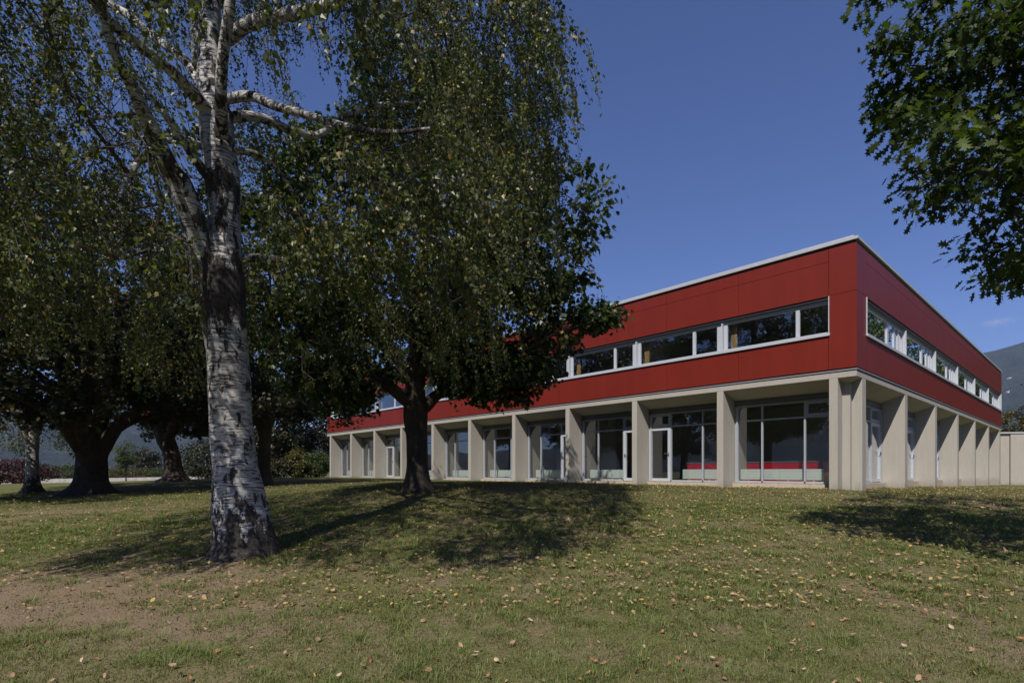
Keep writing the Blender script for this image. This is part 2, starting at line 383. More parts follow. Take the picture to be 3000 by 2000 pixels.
# slab edge beam with sloping soffit
m = mb()
m.bprism([(0, 4.54), (0, 4.71), (1.15, 4.71), (1.15, 4.22), (.95, 4.22)], 'd', .80, LEN_L)
m.bprism([(0, 4.54), (0, 4.71), (1.15, 4.71), (1.15, 4.22), (.85, 4.22)], 's', .90, LEN_R)
m.add([bp(0, 0, 4.54), bp(.8, 0, 4.54), bp(.8, .9, 4.23), bp(0, .9, 4.54), bp(0, 0, 4.71), bp(.8, 0, 4.71), bp(.8, .9, 4.71), bp(0, .9, 4.71)],
      [(0, 1, 2, 3), (7, 6, 5, 4), (4, 5, 1, 0), (5, 6, 2, 1), (6, 7, 3, 2), (7, 4, 0, 3)])
m.build("beam", M['concrete'], B)
PL = [(.53+3.8*k, .78+3.8*k) for k in range(11)]; PR = [(.584+5.4*k, .97+5.4*k) for k in range(7)]
def pillar_fin(a, b, depth, axis):
    m = mb(); pr = [(.004, .3), (.004, 4.537), (depth, 4.537-.32*depth/.95), (depth, .3)]
    m.bprism(pr, axis, a, b); o = m.build("pillar", M['concrete'], B)
    return o
for k, (a, b) in enumerate(PL): pillar_fin(a, b, .96, 'd')
for k, (a, b) in enumerate(PR): pillar_fin(a, b, .86, 's')
m = mb(); m.bbox(.297, .526, .42, .582, .3, 4.52); m.bbox(.30, .526, .585, .9, .3, 4.3); m.build("pillar", M['concrete'], B)   # post in the corner niche
GL = {0: ([1.84, 3.31], None), 1: ([5.66, 7.09], (7.11, 8.13)), 2: ([10.95, 9.5], (8.40, 9.47)), 3: ([14.76, 13.33], (12.2, 13.30)), 4: ([18.52, 17.09], None),
      5: ([22.35, 20.9], None), 6: ([26.15, 24.7], None), 7: ([29.86, 28.5], (29.89, 30.9)), 8: ([33.74, 32.3], None), 9: ([37.51, 36.1], None)}
ZF0, ZF1, ZT = 1.13, 4.03, 3.45
def glazing(P, a, b, mull, door, s, thick_top=None):
    """P(t, q) -> box in building axes: t runs along the facade, q inwards"""
    fr = mb(); f = .055
    def bx(t0, t1, q0, q1, z0, z1, m_=fr):
        (m_.bbox(t0, t1, q0, q1, z0, z1) if P == 'L' else m_.bbox(q0, q1, t0, t1, z0, z1))
    bx(a, a+.06, s, s+.09, ZF0, ZF1); bx(b-.06, b, s, s+.09, ZF0, ZF1)
    bx(b-.13, b-.068, s-.05, s+.04, ZF0, ZF1-.03)                     # blind guide beside the jamb
    for t in mull: bx(t-f/2, t+f/2, s, s+.09, ZF0+.08, ZF1-.06)
    xs = sorted([a+.06] + [q for q in mull] + [b-.06])
    bx(a+.062, b-.062, s+.002, s+.088, ZF1-.058, ZF1)
    for x0, x1 in zip(xs[:-1], xs[1:]):
        if x0 > a+.07: x0 += f/2
        if x1 < b-.07: x1 -= f/2
        mid = (x0+x1)/2
        isdoor = door and door[0]-.05 < mid < door[1]+.05
        bx(x0+.001, x1-.001, s+.004, s+.085, ZT-.025, ZT+.03)
        if not isdoor: bx(x0+.001, x1-.001, s+.003, s+.086, ZF0, ZF0+.078)
        if isdoor or (thick_top is not None and abs(mid-thick_top) < .6):   # tilting top light with its own thicker frame
            bx(x0+.003, x0+.08, s-.012, s+.07, ZT+.035, ZF1-.062); bx(x1-.08, x1-.003, s-.012, s+.07, ZT+.035, ZF1-.062)
            bx(x0+.082, x1-.082, s-.012, s+.07, ZT+.035, ZT+.11); bx(x0+.082, x1-.082, s-.012, s+.07, ZF1-.13, ZF1-.062)
    g = fr.build("glazing", M['alu'], B)
    pn = mb()
    for x0, x1 in zip(xs[:-1], xs[1:]):
        mid = (x0+x1)/2; isdoor = door and door[0]-.05 < mid < door[1]+.05
        bx(x0+.03, x1-.03, s+.04, s+.052, ZT+.032, ZF1-.07, pn)
        if not isdoor: bx(x0+.03, x1-.03, s+.04, s+.052, ZF0+.08, ZT-.027, pn)
    p = pn.build("pane", M['glass'], g); p.location = (0, 0, 0)
    if door:
        d0, d1 = door; dm = mb(); w = .115
        bx(d0, d0+w, s-.015, s+.075, ZF0+.015, ZT-.03, dm); bx(d1-w, d1, s-.015, s+.075, ZF0+.015, ZT-.03, dm)
        bx(d0+w, d1-w, s-.015, s+.075, ZT-.03-w, ZT-.03, dm); bx(d0+w, d1-w, s-.015, s+.075, ZF0+.015, ZF0+.14, dm)
        do = dm.build("door", M['white_metal'], B)
        q = mb(); bx(d0+w-.005, d1-w+.005, s+.03, s+.042, ZF0+.135, ZT-.03-w+.005, q); q.build("pane", M['glass'], do)
        h = mb(); left = (P == 'L' and abs(mull[1]-d1) > .2) ; hx = d0+.06 if left else d1-.06
        sg = 1 if left else -1
        bx(hx-.02, hx+.02, s-.03, s-.016, 2.18, 2.36, h); bx(min(hx-.01*sg, hx+.19*sg), max(hx-.01*sg, hx+.19*sg), s-.075, s-.055, 2.30, 2.325, h); bx(hx-.012, hx+.012, s-.056, s-.029, 2.30, 2.325, h)
        h.build("handle", M['chrome'], do)
    hb = mb(); bx(a+.004, b-.004, s-.07, s+.10, ZF1+.002, ZF1+.02, hb); bx(a+.006, b-.006, s-.04, s+.10, ZF1+.021, ZF1+.17, hb); hb.build("blind_box", M['blind'], B)
    si = mb(); bx(a+.003, b-.003, s-.20, s+.12, .55, ZF0-.012, si); si.build("sill", M['stone'], B)
for k in range(10):
    mu, dr = GL[k]; glazing('L', PL[k][1]+.003, PL[k+1][0]-.003, mu, dr, .93, 1.3 if k == 0 else None)
for k in range(6):
    a, b = PR[k][1]+.003, PR[k+1][0]-.003
    if k < 3: glazing('R', a, b, [a+1.5, a+2.95, b-1.35], (b-1.33, b-.08), .80)
    else: glazing('R', a, b, [a+1.6, b-1.5], None, .80)
# ribbon windows upstairs
def ribbon(P, t0, units, last):
    def bx(m_, a, b, q0, q1, z0, z1):
        (m_.bbox(a, b, q0, q1, z0, z1) if P == 'L' else m_.bbox(q0, q1, a, b, z0, z1))
    s = .16
    for (a, sm, mu, lg, pw) in units:          # a start, widths: first pane, mullion, second pane, post
        fr = mb(); x = a
        b = a+sm+mu+lg+pw
        bx(fr, a, b-.001, s, s+.07, 6.022, 6.09); bx(fr, a, b-.001, s, s+.07, 7.00, 7.06)
        bx(fr, a+.002, a+.05, s-.004, s+.066, 6.091, 6.999)
        bx(fr, a+sm, a+sm+mu, s-.006, s+.07, 6.091, 6.999)
        e = a+sm+mu+lg
        bx(fr, e, e+.12, s-.004, s+.066, 6.091, 6.999); bx(fr, b-.11, b-.001, s-.002, s+.066, 6.091, 6.999)
        if P == 'R':
            bx(fr, e+.55, e+.61, s-.002, s+.066, 6.091, 6.999)
        elif pw > .2:
            bx(fr, e+.122, b-.112, s+.03, s+.06, 6.091, 6.999)                     # recessed strip between the two posts
            bx(fr, e+.135, e+.175, .03, s+.028, 6.0, 7.06)                         # guide rail
        if P == 'R': bx(fr, b-.07, b-.003, .035, s-.006, 6.02, 7.06); bx(fr, b-.60, b-.071, .04, s-.01, 6.021, 6.05)
        w = fr.build("window", M['white_metal'], B)
        pn = mb(); bx(pn, a+.045, a+sm+.005, s+.03, s+.042, 6.085, 7.005); bx(pn, a+sm+mu-.005, e+.005, s+.03, s+.042, 6.085, 7.005)
        if P == 'R': bx(pn, e+.115, e+.555, s+.03, s+.042, 6.085, 7.005); bx(pn, e+.605, b-.105, s+.03, s+.042, 6.085, 7.005)
        pn.build("pane", M['glass'], w)
        if P == 'L':
            hd = mb(); bx(hd, e+.19, e+.215, .06, .10, 6.06, 6.16); bx(hd, e+.15, e+.21, .05, .07, 6.15, 6.165); hd.build("latch", M['white_metal'], w)
    a, b = t0, last
    h = mb(); bx(h, a+.03, b-.03, .10, .30, 7.062, 7.13); bx(h, a+.03, b-.03, .05, .30, 7.132, 7.195); h.build("blind_box", M['blind'], B)
    si = mb(); bx(si, a-.02, b+.01, -.06, .24, 5.955, 6.018); bx(si, a-.02, b+.01, -.06, -.035, 5.925, 5.954); si.build("window_sill", M['white_metal'], B)
    e = mb(); bx(e, a, a+.025, -.03, .16, 6.02, 7.20); e.build("window_jamb", M['white_metal'], B)
    e = mb(); bx(e, b-.025, b, -.03, .30, 6.02, 7.20); e.build("window_jamb", M['white_metal'], B)
ribbon('L', .77, [(.77+3.8*k+.03 if k == 0 else .80+3.8*k, .93, .12, 2.40, .35) for k in range(9)] + [(35.0, .93, .12, 2.35, .05)], 38.5)
ribbon('R', .99, [(1.02 if k == 0 else 1.0+5.43*k, 3.1, .2, .75, 1.33) for k in range(6)], 33.73)
# interior: ground floor and upper floor
m = mb(); m.bbox(1.16, LEN_L-.4, 1.16, LEN_R-.5, .75, 1.115); m.build("floor", M['floor_in'], B)
m = mb(); m.bbox(.32, LEN_L-.4, .32, LEN_R-.5, 4.716, 5.0); m.bbox(1.16, LEN_L-.4, 1.16, LEN_R-.5, 4.45, 4.713); m.build("floor", M['wall_in'], B)
m = mb(); m.bbox(.32, LEN_L-.4, .32, LEN_R-.5, 7.9, 8.0); m.build("ceiling", M['wall_in'], B)
m = mb()
m.bbox(7.5, LEN_L-.5, 7.0, 7.2, 1.12, 4.44); m.bbox(7.3, 7.5, 7.0, LEN_R-.6, 1.12, 4.44)
m.bbox(7.0, LEN_L-.5, 6.5, 6.7, 5.003, 7.89); m.bbox(6.8, 7.0, 6.5, LEN_R-.6, 5.003, 7.89)
m.bbox(LEN_L-.30, LEN_L-.12, 1.0, LEN_R-.3, .3, 4.70); m.bbox(1.0, LEN_L-.32, LEN_R-.3, LEN_R-.12, .3, 4.70)
m.build("inner_wall", M['wall_in'], B)
m = mb()
for k in range(3, 10):
    if k == 7: continue
    c = .655+3.8*k; m.bbox(c-.08, c+.08, 1.10, 6.98, 1.12, 4.44)
m.bbox(4.40, 4.50, 1.10, 2.1, 1.12, 4.44); m.bbox(11.5, 12.9, 3.0, 3.1, 1.12, 4.44); m.bbox(13.1, 15.6, 3.0, 3.1, 1.12, 4.44)
for k in range(1, 6):
    c = .78+5.4*k; m.bbox(1.02, 7.2, c-.08, c+.08, 1.12, 4.44)
for k in range(2, 10, 2): m.bbox(.72+3.8*k-.05, .72+3.8*k+.05, .4, 6.4, 5.005, 7.89)
for k in range(1, 6, 2): m.bbox(.4, 6.7, 6.5+5.43*(k-1)-.05, 6.5+5.43*(k-1)+.05, 5.005, 7.89)
m.build("partition", M['wall_in'], B)
for k in range(10):
    m = mb(); e = .80+3.8*k+3.45; m.bbox(e-.24, e-.02, .42, .47, 5.01, 7.6); m.build("inner_panel", M['ochre'], B)
for k, (a, b) in {0: (1.38, 4.28), 1: (5.0, 6.75), 2: (9.7, 11.75), 3: (13.5, 15.5), 4: (16.6, 19.35), 5: (20.4, 23.1), 6: (24.0, 26.9), 8: (31.7, 34.5), 9: (35.5, 38.3)}.items():
    m = mb(); mid = (a+b)/2
    for x0, x1 in ((a, mid-.004), (mid+.004, b)):
        for i in range(4): m.bbox(x0, x1, 1.30+.004*(i % 2), 1.38, 1.255+.098*i, 1.255+.098*(i+1)-.005)
    for x in (a+.3, mid-.3, b-.3): m.bbox(x-.025, x+.025, 1.32, 1.36, 1.116, 1.254)
    m.build("radiator", M['radiator'], B)
for (a, b, lab) in ((1.6, 4.35, "glossy red reception counter behind the wide corner bay glass"), (4.7, 6.95, "glossy red counter behind glass with a small white paper box on top")):
    t = thing("reception_counter", lab, "counter", bp((a+b)/2, 2.2, 1.116), "red counters inside the ground floor"); o = MB(t.location)
    o.bbox(a, b, 2.0, 2.04, 1.13, 1.90); o.bbox(a, a+.04, 2.041, 2.7, 1.13, 1.90); o.bbox(b-.04, b, 2.041, 2.7, 1.13, 1.90); o.build("front_panel", M['counter'], t)
    o = MB(t.location); o.bbox(a-.02, b+.02, 1.98, 2.72, 1.902, 1.94); o.build("top", M['blind'], t)
    o = MB(t.location)
    for i in range(4):
        x = a+.15+(b-a-.3)*i/3; o.bbox(x-.012, x+.012, 1.988, 1.999, 1.86, 1.885)
    o.build("stud", M['chrome'], t)
m = MB(bp(6.2, 2.3, 1.942)); m.bbox(6.05, 6.35, 2.15, 2.4, 1.942, 2.10); m.bbox(5.75, 6.02, 2.2, 2.4, 1.942, 2.02)
o = m.build("paper_box", M['white_metal']); o.location = bp(6.2, 2.3, 1.942); tag(o, "small white paper box standing on the red counter behind the glass", "box")

# ------------------------------------------------------------------ concrete annex at the far right
ax, ay = 38.7, 42.1
A = thing("concrete_annex", "low flat-roofed pale concrete building at the right end of the red building", "building", (ax, ay, .5))
E0 = np.array([1.0, -.18]); E0 /= np.linalg.norm(E0); E1 = np.array([.18, 1.0]); E1 /= np.linalg.norm(E1)
def ap(a, b, z): p = np.array([ax, ay])+E0*a+E1*b; return (p[0], p[1], z)
def abox(m_, a0, a1, b0, b1, z0, z1):
    q = [ap(a0, b0, z0), ap(a1, b0, z0), ap(a1, b1, z0), ap(a0, b1, z0)]; m_.hexa(q+[(x, y, z1) for x, y, _ in q])
m = MB(A.location)
for i in range(7): abox(m, .012+i*1.6, 1.6+i*1.6-.012, 0, .25, .2, 4.50)
abox(m, -.62, -.015, .10, .35, .2, 4.50); abox(m, -.6, 11.2, .36, 9, .2, 4.49)
m.build("wall", M['concrete'], A)
m = MB(A.location); abox(m, -.75, 11.4, -.06, 9.2, 4.503, 4.62); m.build("roof", M['coping'], A)

# ------------------------------------------------------------------ trees
LEAF = {
 'birch': (np.array([(0, 0, 0), (.42, .30, .05), (0, 1.0, -.08), (-.42, .30, .05)]), [(0, 1, 2), (0, 2, 3)]),
 'maple': (np.array([(0, 0, 0), (.30, .02, .03), (.56, .28, .06), (.34, .38, .02), (.46, .74, .04), (.20, .62, 0), (0, 1.0, -.05), (-.20, .62, 0), (-.46, .74, .04), (-.34, .38, .02), (-.56, .28, .06), (-.30, .02, .03)]),
           [(0, 1, 2, 3), (0, 3, 4, 5), (0, 5, 6, 7), (0, 7, 8, 9), (0, 9, 10, 11)]),
 'oak': (np.array([(0, -.12, 0), (.10, .08, .02), (.34, .10, .04), (.16, .30, .0), (.50, .48, .05), (.18, .56, .0), (.36, .84, .03), (.10, .80, 0), (0, 1.05, -.06), (-.10, .80, 0), (-.36, .84, .03), (-.18, .56, 0), (-.50, .48, .05), (-.16, .30, 0), (-.34, .10, .04), (-.10, .08, .02)]),
          [(0, 1, 2, 3), (3, 4, 5), (5, 6, 7), (7, 8, 9), (9, 10, 11), (11, 12, 13), (13, 14, 15, 0), (0, 3, 5, 7), (0, 7, 9, 11), (0, 11, 13)]),
 'plain': (np.array([(0, 0, 0), (.36, .35, .06), (.25, .75, .03), (0, 1.0, -.05), (-.25, .75, .03), (-.36, .35, .06)]), [(0, 1, 2, 3), (0, 3, 4, 5)]),
}
def leaf_cloud(kind, P, Tn, Nn, size, tint):
    """P tips base points, Tn long axis, Nn leaf normal"""
    T, F = LEAF[kind]; n = len(P); k = len(T)
    Tn = Tn/(np.linalg.norm(Tn, axis=1)[:, None]+1e-9); Bn = np.cross(Nn, Tn); Bn /= np.linalg.norm(Bn, axis=1)[:, None]+1e-9; Nn = np.cross(Tn, Bn)
    V = P[:, None, :] + size[:, None, None]*(T[None, :, 0:1]*Bn[:, None, :] + T[None, :, 1:2]*Tn[:, None, :] + T[None, :, 2:3]*Nn[:, None, :])
    fl = np.concatenate([np.array(f) for f in F]); sz = np.array([len(f) for f in F])
    loops = (fl[None, :] + (np.arange(n)*k)[:, None]).ravel()
    return V.reshape(-1, 3), loops, np.tile(sz, n), np.repeat(tint, k)

def frusta(P, Q, r0, r1, sides=5):
    """many separate tapered twigs as one set of arrays"""
    D = Q-P; ln = np.linalg.norm(D, axis=1)[:, None]+1e-9; D = D/ln
    ref = np.where(np.abs(D[:, 2:3]) < .9, np.array([[0, 0, 1.0]]), np.array([[1.0, 0, 0]]))
    U = np.cross(D, ref); U /= np.linalg.norm(U, axis=1)[:, None]; W = np.cross(D, U)
    a = np.linspace(0, 2*np.pi, sides, endpoint=False)
    ring = np.cos(a)[None, :, None]*U[:, None, :] + np.sin(a)[None, :, None]*W[:, None, :]
    V = np.concatenate([P[:, None, :]+ring*r0[:, None, None], (Q+D*0.01)[:, None, :]+ring*r1[:, None, None]], 1)
    base = np.array([[i, (i+1) % sides, sides+(i+1) % sides, sides+i] for i in range(sides)]).ravel()
    loops = (base[None, :]+(np.arange(len(P))*2*sides)[:, None]).ravel()
    return V.reshape(-1, 3), loops, np.full(len(P)*sides, 4)

def join(parts):
    V = []; Lp = []; S = []; n = 0
    for v, l, s in parts:
        V.append(v); Lp.append(np.asarray(l)+n); S.append(np.asarray(s)); n += len(v)
    return np.concatenate(V), np.concatenate(Lp), np.concatenate(S)

class Skeleton:
    def __init__(s): s.P = []; s.par = []; s.dir = []; s.rmin = []; s.ok = []
    def add(s, p, par, d, rmin=0.0, ok=True):
        s.P.append(np.asarray(p, float)); s.par.append(par); s.dir.append(np.asarray(d, float)); s.rmin.append(rmin); s.ok.append(ok); return len(s.P)-1
    def path(s, pts, rad, par=-1, ok=True):
        idx = []
        for i, p in enumerate(pts):
            d = pts[min(i+1, len(pts)-1)]-pts[max(i-1, 0)]; d = d/(np.linalg.norm(d)+1e-9)
            par = s.add(p, par, d, rad[i], ok[i] if isinstance(ok, (list, np.ndarray)) else ok); idx.append(par)
        return idx
    def reach(s, targets, rng, step=.55, bend=.35, jit=.06, up=0.0):
        tips = []
        for t in targets:
            A = np.array(s.P); v = t-A; dist = np.linalg.norm(v, axis=1)
            cost = dist + .9*np.maximum(0, -(v*np.array(s.dir)).sum(1)) + np.where(s.ok, 0, 1e3)
            i = int(np.argmin(cost)); p = A[i]; ln = dist[i]
            if ln < .05: tips.append(i); continue
            m = max(1, int(ln/step)); c = p + np.array(s.dir[i])*ln*bend + np.array([0, 0, up*ln])
            pr = p; par = i
            for k in range(1, m+1):
                f = k/m; q = (1-f)**2*p + 2*f*(1-f)*c + f*f*t
                if k < m: q = q + rng.normal(0, jit*min(1, ln/2), 3)
                d = q-pr; d /= np.linalg.norm(d)+1e-9
                par = s.add(q, par, d); pr = q
            tips.append(par)
        return tips
    def radii(s, r0=.008, e=2.3):
        n = len(s.P); acc = np.zeros(n)
        R = np.zeros(n)
        for i in range(n-1, -1, -1):
            r = max(acc[i]**(1/e) if acc[i] > 0 else r0, s.rmin[i]); R[i] = r
            if s.par[i] >= 0: acc[s.par[i]] += (r if s.rmin[i] == 0 else r*.5)**e
        return R
    def twigs(s, R, skip):
        P = np.array(s.P); par = np.array(s.par); i = np.array([k for k in range(len(P)) if par[k] >= 0 and k not in skip])
        r1 = R[i]; r0 = np.minimum(R[par[i]], r1*1.35+.004)
        return frusta(P[par[i]], P[i], r0, r1, 5)

def crown_obj(lc, tw, lmat, bmat, parent):
    v, l, s_, a = lc
    v2, l2, s2 = join([(v, l, s_), tw])
    me = raw_mesh("crown", v2, l2, s2, tint=np.concatenate([a, np.zeros(len(tw[0]))]))
    o = obj("crown", me, lmat, parent); me.materials.append(bmat)
    mi = np.zeros(len(s2), np.int32); mi[len(s_):] = 1; me.polygons.foreach_set("material_index", mi); return o

def unit(rng, n):
    v = rng.normal(size=(n, 3)); return v/np.linalg.norm(v, axis=1)[:, None]

def broadleaf(name, label, cat, base, trunk, limbs, crown, nclus, nleaf, lsize, kind, lmat, bmat, seed, group=None, spread=.42, hollow=.55, droop=.25, sides=14, accept=None, tint=(0, 1), flare=1.55, lump=.35):
    """trunk: rows (x, y, z, r) in world; limbs: rows lists; crown: list of ellipsoids (cx, cy, cz, rx, ry, rz, weight)"""
    rng = np.random.default_rng(seed)
    t = thing(name, label, cat, base, group); O = np.array(base, float)
    sk = Skeleton(); tr = smooth_path(trunk, 6)
    ti = sk.path(tr[:, :3], tr[:, 3], -1, ok=[p[2] > O[2]+.45*(trunk[-1][2]-O[2]) for p in tr])
    tubes = []
    R = tr[:, 3].copy(); hgt = tr[:, 2]-O[2]; R *= 1+(flare-1)*np.exp(-np.maximum(hgt, 0)/.28)
    tubes.append(tube_geo(tr[:, :3]-O, R, sides, True, .06, seed))
    skip = set(ti)
    for lb in limbs:
        q = smooth_path(lb, 5); A = np.array(sk.P); k = int(np.argmin(np.linalg.norm(A-q[0, :3], axis=1)))
        li = sk.path(q[1:, :3], q[1:, 3], k); skip |= set(li)
        tubes.append(tube_geo(np.vstack([A[k:k+1], q[1:, :3]])-O, np.concatenate([[q[0, 3]], q[1:, 3]]), max(6, sides-5), True, .05, seed+1))
    # clusters
    tg = []; W = np.array([c[6] for c in crown], float); W /= W.sum()
    ph = rng.uniform(0, 6.28, 6)
    while len(tg) < nclus:
        c = crown[rng.choice(len(crown), p=W)]; d = unit(rng, 1)[0]; r = rng.uniform(hollow**3, 1)**(1/3)
        lum = 1 + lump*(.5*math.sin(4*d[0]+ph[0]+3*d[2])+.5*math.sin(5*d[1]+ph[1]-4*d[2])+.4*math.sin(7*d[0]-6*d[1]+ph[2]))*.6
        p = np.array(c[:3])+d*np.array(c[3:6])*r*lum
        if p[2] < O[2]+.8: continue
        if accept is not None and not accept(p): continue
        tg.append(p)
    tg = np.array(tg); cen = tr[-1, :3]; order = np.argsort(np.linalg.norm(tg-cen, axis=1)); tg = tg[order]
    tips = sk.reach(tg, rng)
    RR = sk.radii()
    parts = [(v, np.concatenate([np.array(f) for f in F]), np.array([len(f) for f in F])) for v, F in tubes]
    tv, tl, tsz = join(parts)
    obj("trunk", raw_mesh("trunk", tv, tl, tsz, smooth=True), bmat, t)
    twg = sk.twigs(RR, skip)
    # leaves
    TP = np.array([sk.P[i] for i in tips]); TD = np.array([sk.dir[i] for i in tips])
    n = nclus*nleaf; ci = np.repeat(np.arange(nclus), nleaf)
    cs = rng.uniform(.7, 1.3, nclus)[ci][:, None]
    off = unit(rng, n)*(rng.uniform(0, 1, n)**.45)[:, None]*spread*cs*np.array([1, 1, .62])
    P = TP[ci]+off-TD[ci]*spread*.35
    Nn = unit(rng, n)*.75+np.array([0, 0, .75])+off/spread*.35
    Tn = off/spread*.8+unit(rng, n)*.6+np.array([0, 0, -droop])
    sz = lsize*rng.uniform(.65, 1.2, n)
    tn = np.clip(rng.normal(.5, .22, n)+.22*rng.normal(size=nclus)[ci], 0, 1)*(tint[1]-tint[0])+tint[0]
    crown_obj(leaf_cloud(kind, P-O, Tn, Nn, sz, tn), (twg[0]-O, twg[1], twg[2]), lmat, bmat, t)
    return t

def ray(px, py, Y): return np.array([(px-1500)/1588.6*Y, Y, 1.55+(1380.9-py)/1588.6*Y])

# ---- maple in front of the building
mb_ = np.array([-2.7, 15.6, tz(-2.7, 15.6)])
def mp(px, py, dy, w): return (*ray(px, py, 15.6+dy), w)
broadleaf("maple_tree", "dark broad maple with a thick trunk standing before the middle of the red building", "tree", tuple(mb_),
    [(-2.72, 15.6, mb_[2]-.25, .37), (-2.72, 15.6, mb_[2]+.5, .31), (-2.74, 15.6, mb_[2]+1.4, .30), (-2.78, 15.6, mb_[2]+2.2, .34), (-2.78, 15.65, mb_[2]+2.9, .30), (-2.75, 15.7, mb_[2]+4.2, .25), (-2.6, 15.7, mb_[2]+6.5, .18), (-2.5, 15.7, mb_[2]+9.5, .10), (-2.4, 15.7, mb_[2]+12, .04)],
    [[mp(1205, 1185, 0, .20), mp(1140, 1130, -.3, .17), mp(1050, 1070, -.9, .13), mp(980, 1040, -1.4, .09), mp(900, 1000, -1.8, .05)],
     [mp(1240, 1200, 0, .2), mp(1290, 1150, .3, .16), mp(1380, 1110, .8, .11), mp(1480, 1060, 1.2, .07), mp(1580, 990, 1.3, .035)],
     [mp(1215, 1140, 0, .18), mp(1170, 1060, .5, .14), mp(1120, 950, 1.2, .10), mp(1060, 800, 1.8, .05)],
     [mp(1235, 1100, 0, .18), mp(1290, 960, -.6, .13), mp(1390, 780, -1.4, .09), mp(1500, 640, -2.0, .05)],
     [mp(1225, 1050, 0, .18), mp(1330, 880, 1.0, .13), mp(1480, 700, 2.0, .08), mp(1640, 560, 2.4, .04)],
     [mp(1230, 1000, 0, .16), mp(1190, 800, -1.0, .12), mp(1130, 600, -1.8, .07), mp(1090, 420, -2.2, .04)],
     [mp(1300, 1150, 0, .10), mp(1450, 1080, -.8, .07), mp(1600, 990, -1.2, .04), mp(1740, 940, -1.3, .02)]],
    [(-2.6, 15.8, mb_[2]+7.2, 4.8, 4.9, 5.6, 1.0), (-3.9, 15.0, mb_[2]+4.2, 3.2, 3.4, 1.6, .25), (-.5, 15.8, mb_[2]+5.0, 2.6, 3.2, 2.2, .26), (-4.9, 14.8, mb_[2]+3.0, 1.2, 1.2, .7, .10), (-.7, 15.2, mb_[2]+3.2, 1.8, 1.6, .8, .16), (2.2, 14.9, mb_[2]+4.8, .7, .5, .4, .05)],
    960, 50, .145, 'maple', M['leaf_maple'], M['bark'], 21, spread=.50, hollow=.5, droop=.5,
    accept=lambda p: not ((p[0]-(-2.75))**2 < .9 and p[1] < 15.6 and p[2] < mb_[2]+4.0) and not (-4.0 < p[0] < -2.2 and p[2] < mb_[2]+3.5) and p[2] > mb_[2]+(2.1 if p[0] < -3.9 else 2.3))

# ---- big trees at the left
def oak_like(name, label, px, dist, z, r, fork, cr, top, seed, nclus, nleaf, lsize, kind, lm, bm, lean=0.0, group=None, low=2.3, tint=(0, 1), cat="tree", spread=.5, nl=6, cx=0.0):
    x = (px-1500)/1588.6*dist; z = tz(x, dist); b = (x, dist, z); rng = np.random.default_rng(seed)
    trunk = [(x, dist, z-.3, r*1.25), (x, dist, z+.4, r*1.02), (x+lean*.3, dist, z+fork*.7, r*.95), (x+lean*.6, dist, z+fork, r*1.02), (x+lean, dist, z+fork*1.6, r*.65), (x+lean*1.3, dist, z+(top+fork)/2, r*.35), (x+lean*1.5, dist, z+top*.9, .05)]
    limbs = []
    for i in range(nl):
        a = i*2*math.pi/nl+rng.uniform(-.3, .3); ca, sa = math.cos(a), math.sin(a); L_ = cr*.75
        z0 = z+fork*rng.uniform(.85, 1.25); rise = rng.uniform(.35, 1.0)
        limbs.append([(x+lean*.6, dist, z0-.4, r*.66), (x+ca*L_*.25, dist+sa*L_*.25, z0+L_*.30*rise+.3, r*.38), (x+ca*L_*.6, dist+sa*L_*.6, z0+L_*.6*rise+.3, r*.20), (x+ca*L_, dist+sa*L_, z0+L_*.8*rise, r*.10)])
    rz = (top-low)/2; lobes = []
    for i in range(7 if cr > 4 else 3):
        a = rng.uniform(0, 6.28); q = cr*rng.uniform(.45, .85); lobes.append((x+cx+q*math.cos(a), dist+q*math.sin(a), z+low+rng.uniform(-.1, .6), cr*.17, cr*.17, cr*.10, .035))
    return broadleaf(name, label, cat, b, trunk, limbs, [(x+cx, dist, z+low+rz, cr, cr, rz, 1.0), (x+cx, dist, z+low+rz*.6, cr*.98, cr*.98, rz*.5, .45)]+lobes, nclus, nleaf, lsize, kind, lm, bm, seed, group, spread=spread, tint=tint, flare=1.9)
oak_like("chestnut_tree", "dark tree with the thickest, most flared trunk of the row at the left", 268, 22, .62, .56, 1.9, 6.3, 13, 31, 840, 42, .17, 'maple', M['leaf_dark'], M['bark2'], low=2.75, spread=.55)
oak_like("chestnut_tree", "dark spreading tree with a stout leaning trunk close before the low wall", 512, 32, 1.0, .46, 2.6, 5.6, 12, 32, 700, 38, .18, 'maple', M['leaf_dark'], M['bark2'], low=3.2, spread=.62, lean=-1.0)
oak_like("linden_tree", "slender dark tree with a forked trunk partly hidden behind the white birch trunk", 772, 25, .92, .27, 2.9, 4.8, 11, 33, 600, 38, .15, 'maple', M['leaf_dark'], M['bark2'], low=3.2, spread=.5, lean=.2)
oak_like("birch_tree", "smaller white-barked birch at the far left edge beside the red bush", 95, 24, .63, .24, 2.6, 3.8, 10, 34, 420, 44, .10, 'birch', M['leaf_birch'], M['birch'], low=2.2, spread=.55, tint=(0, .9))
oak_like("maple_tree", "tall shaded tree standing behind the left edge of the birch crown", -160, 17, .5, .35, 3.2, 5.6, 13, 36, 620, 38, .16, 'maple', M['leaf_dark'], M['bark2'], low=2.8, spread=.58)

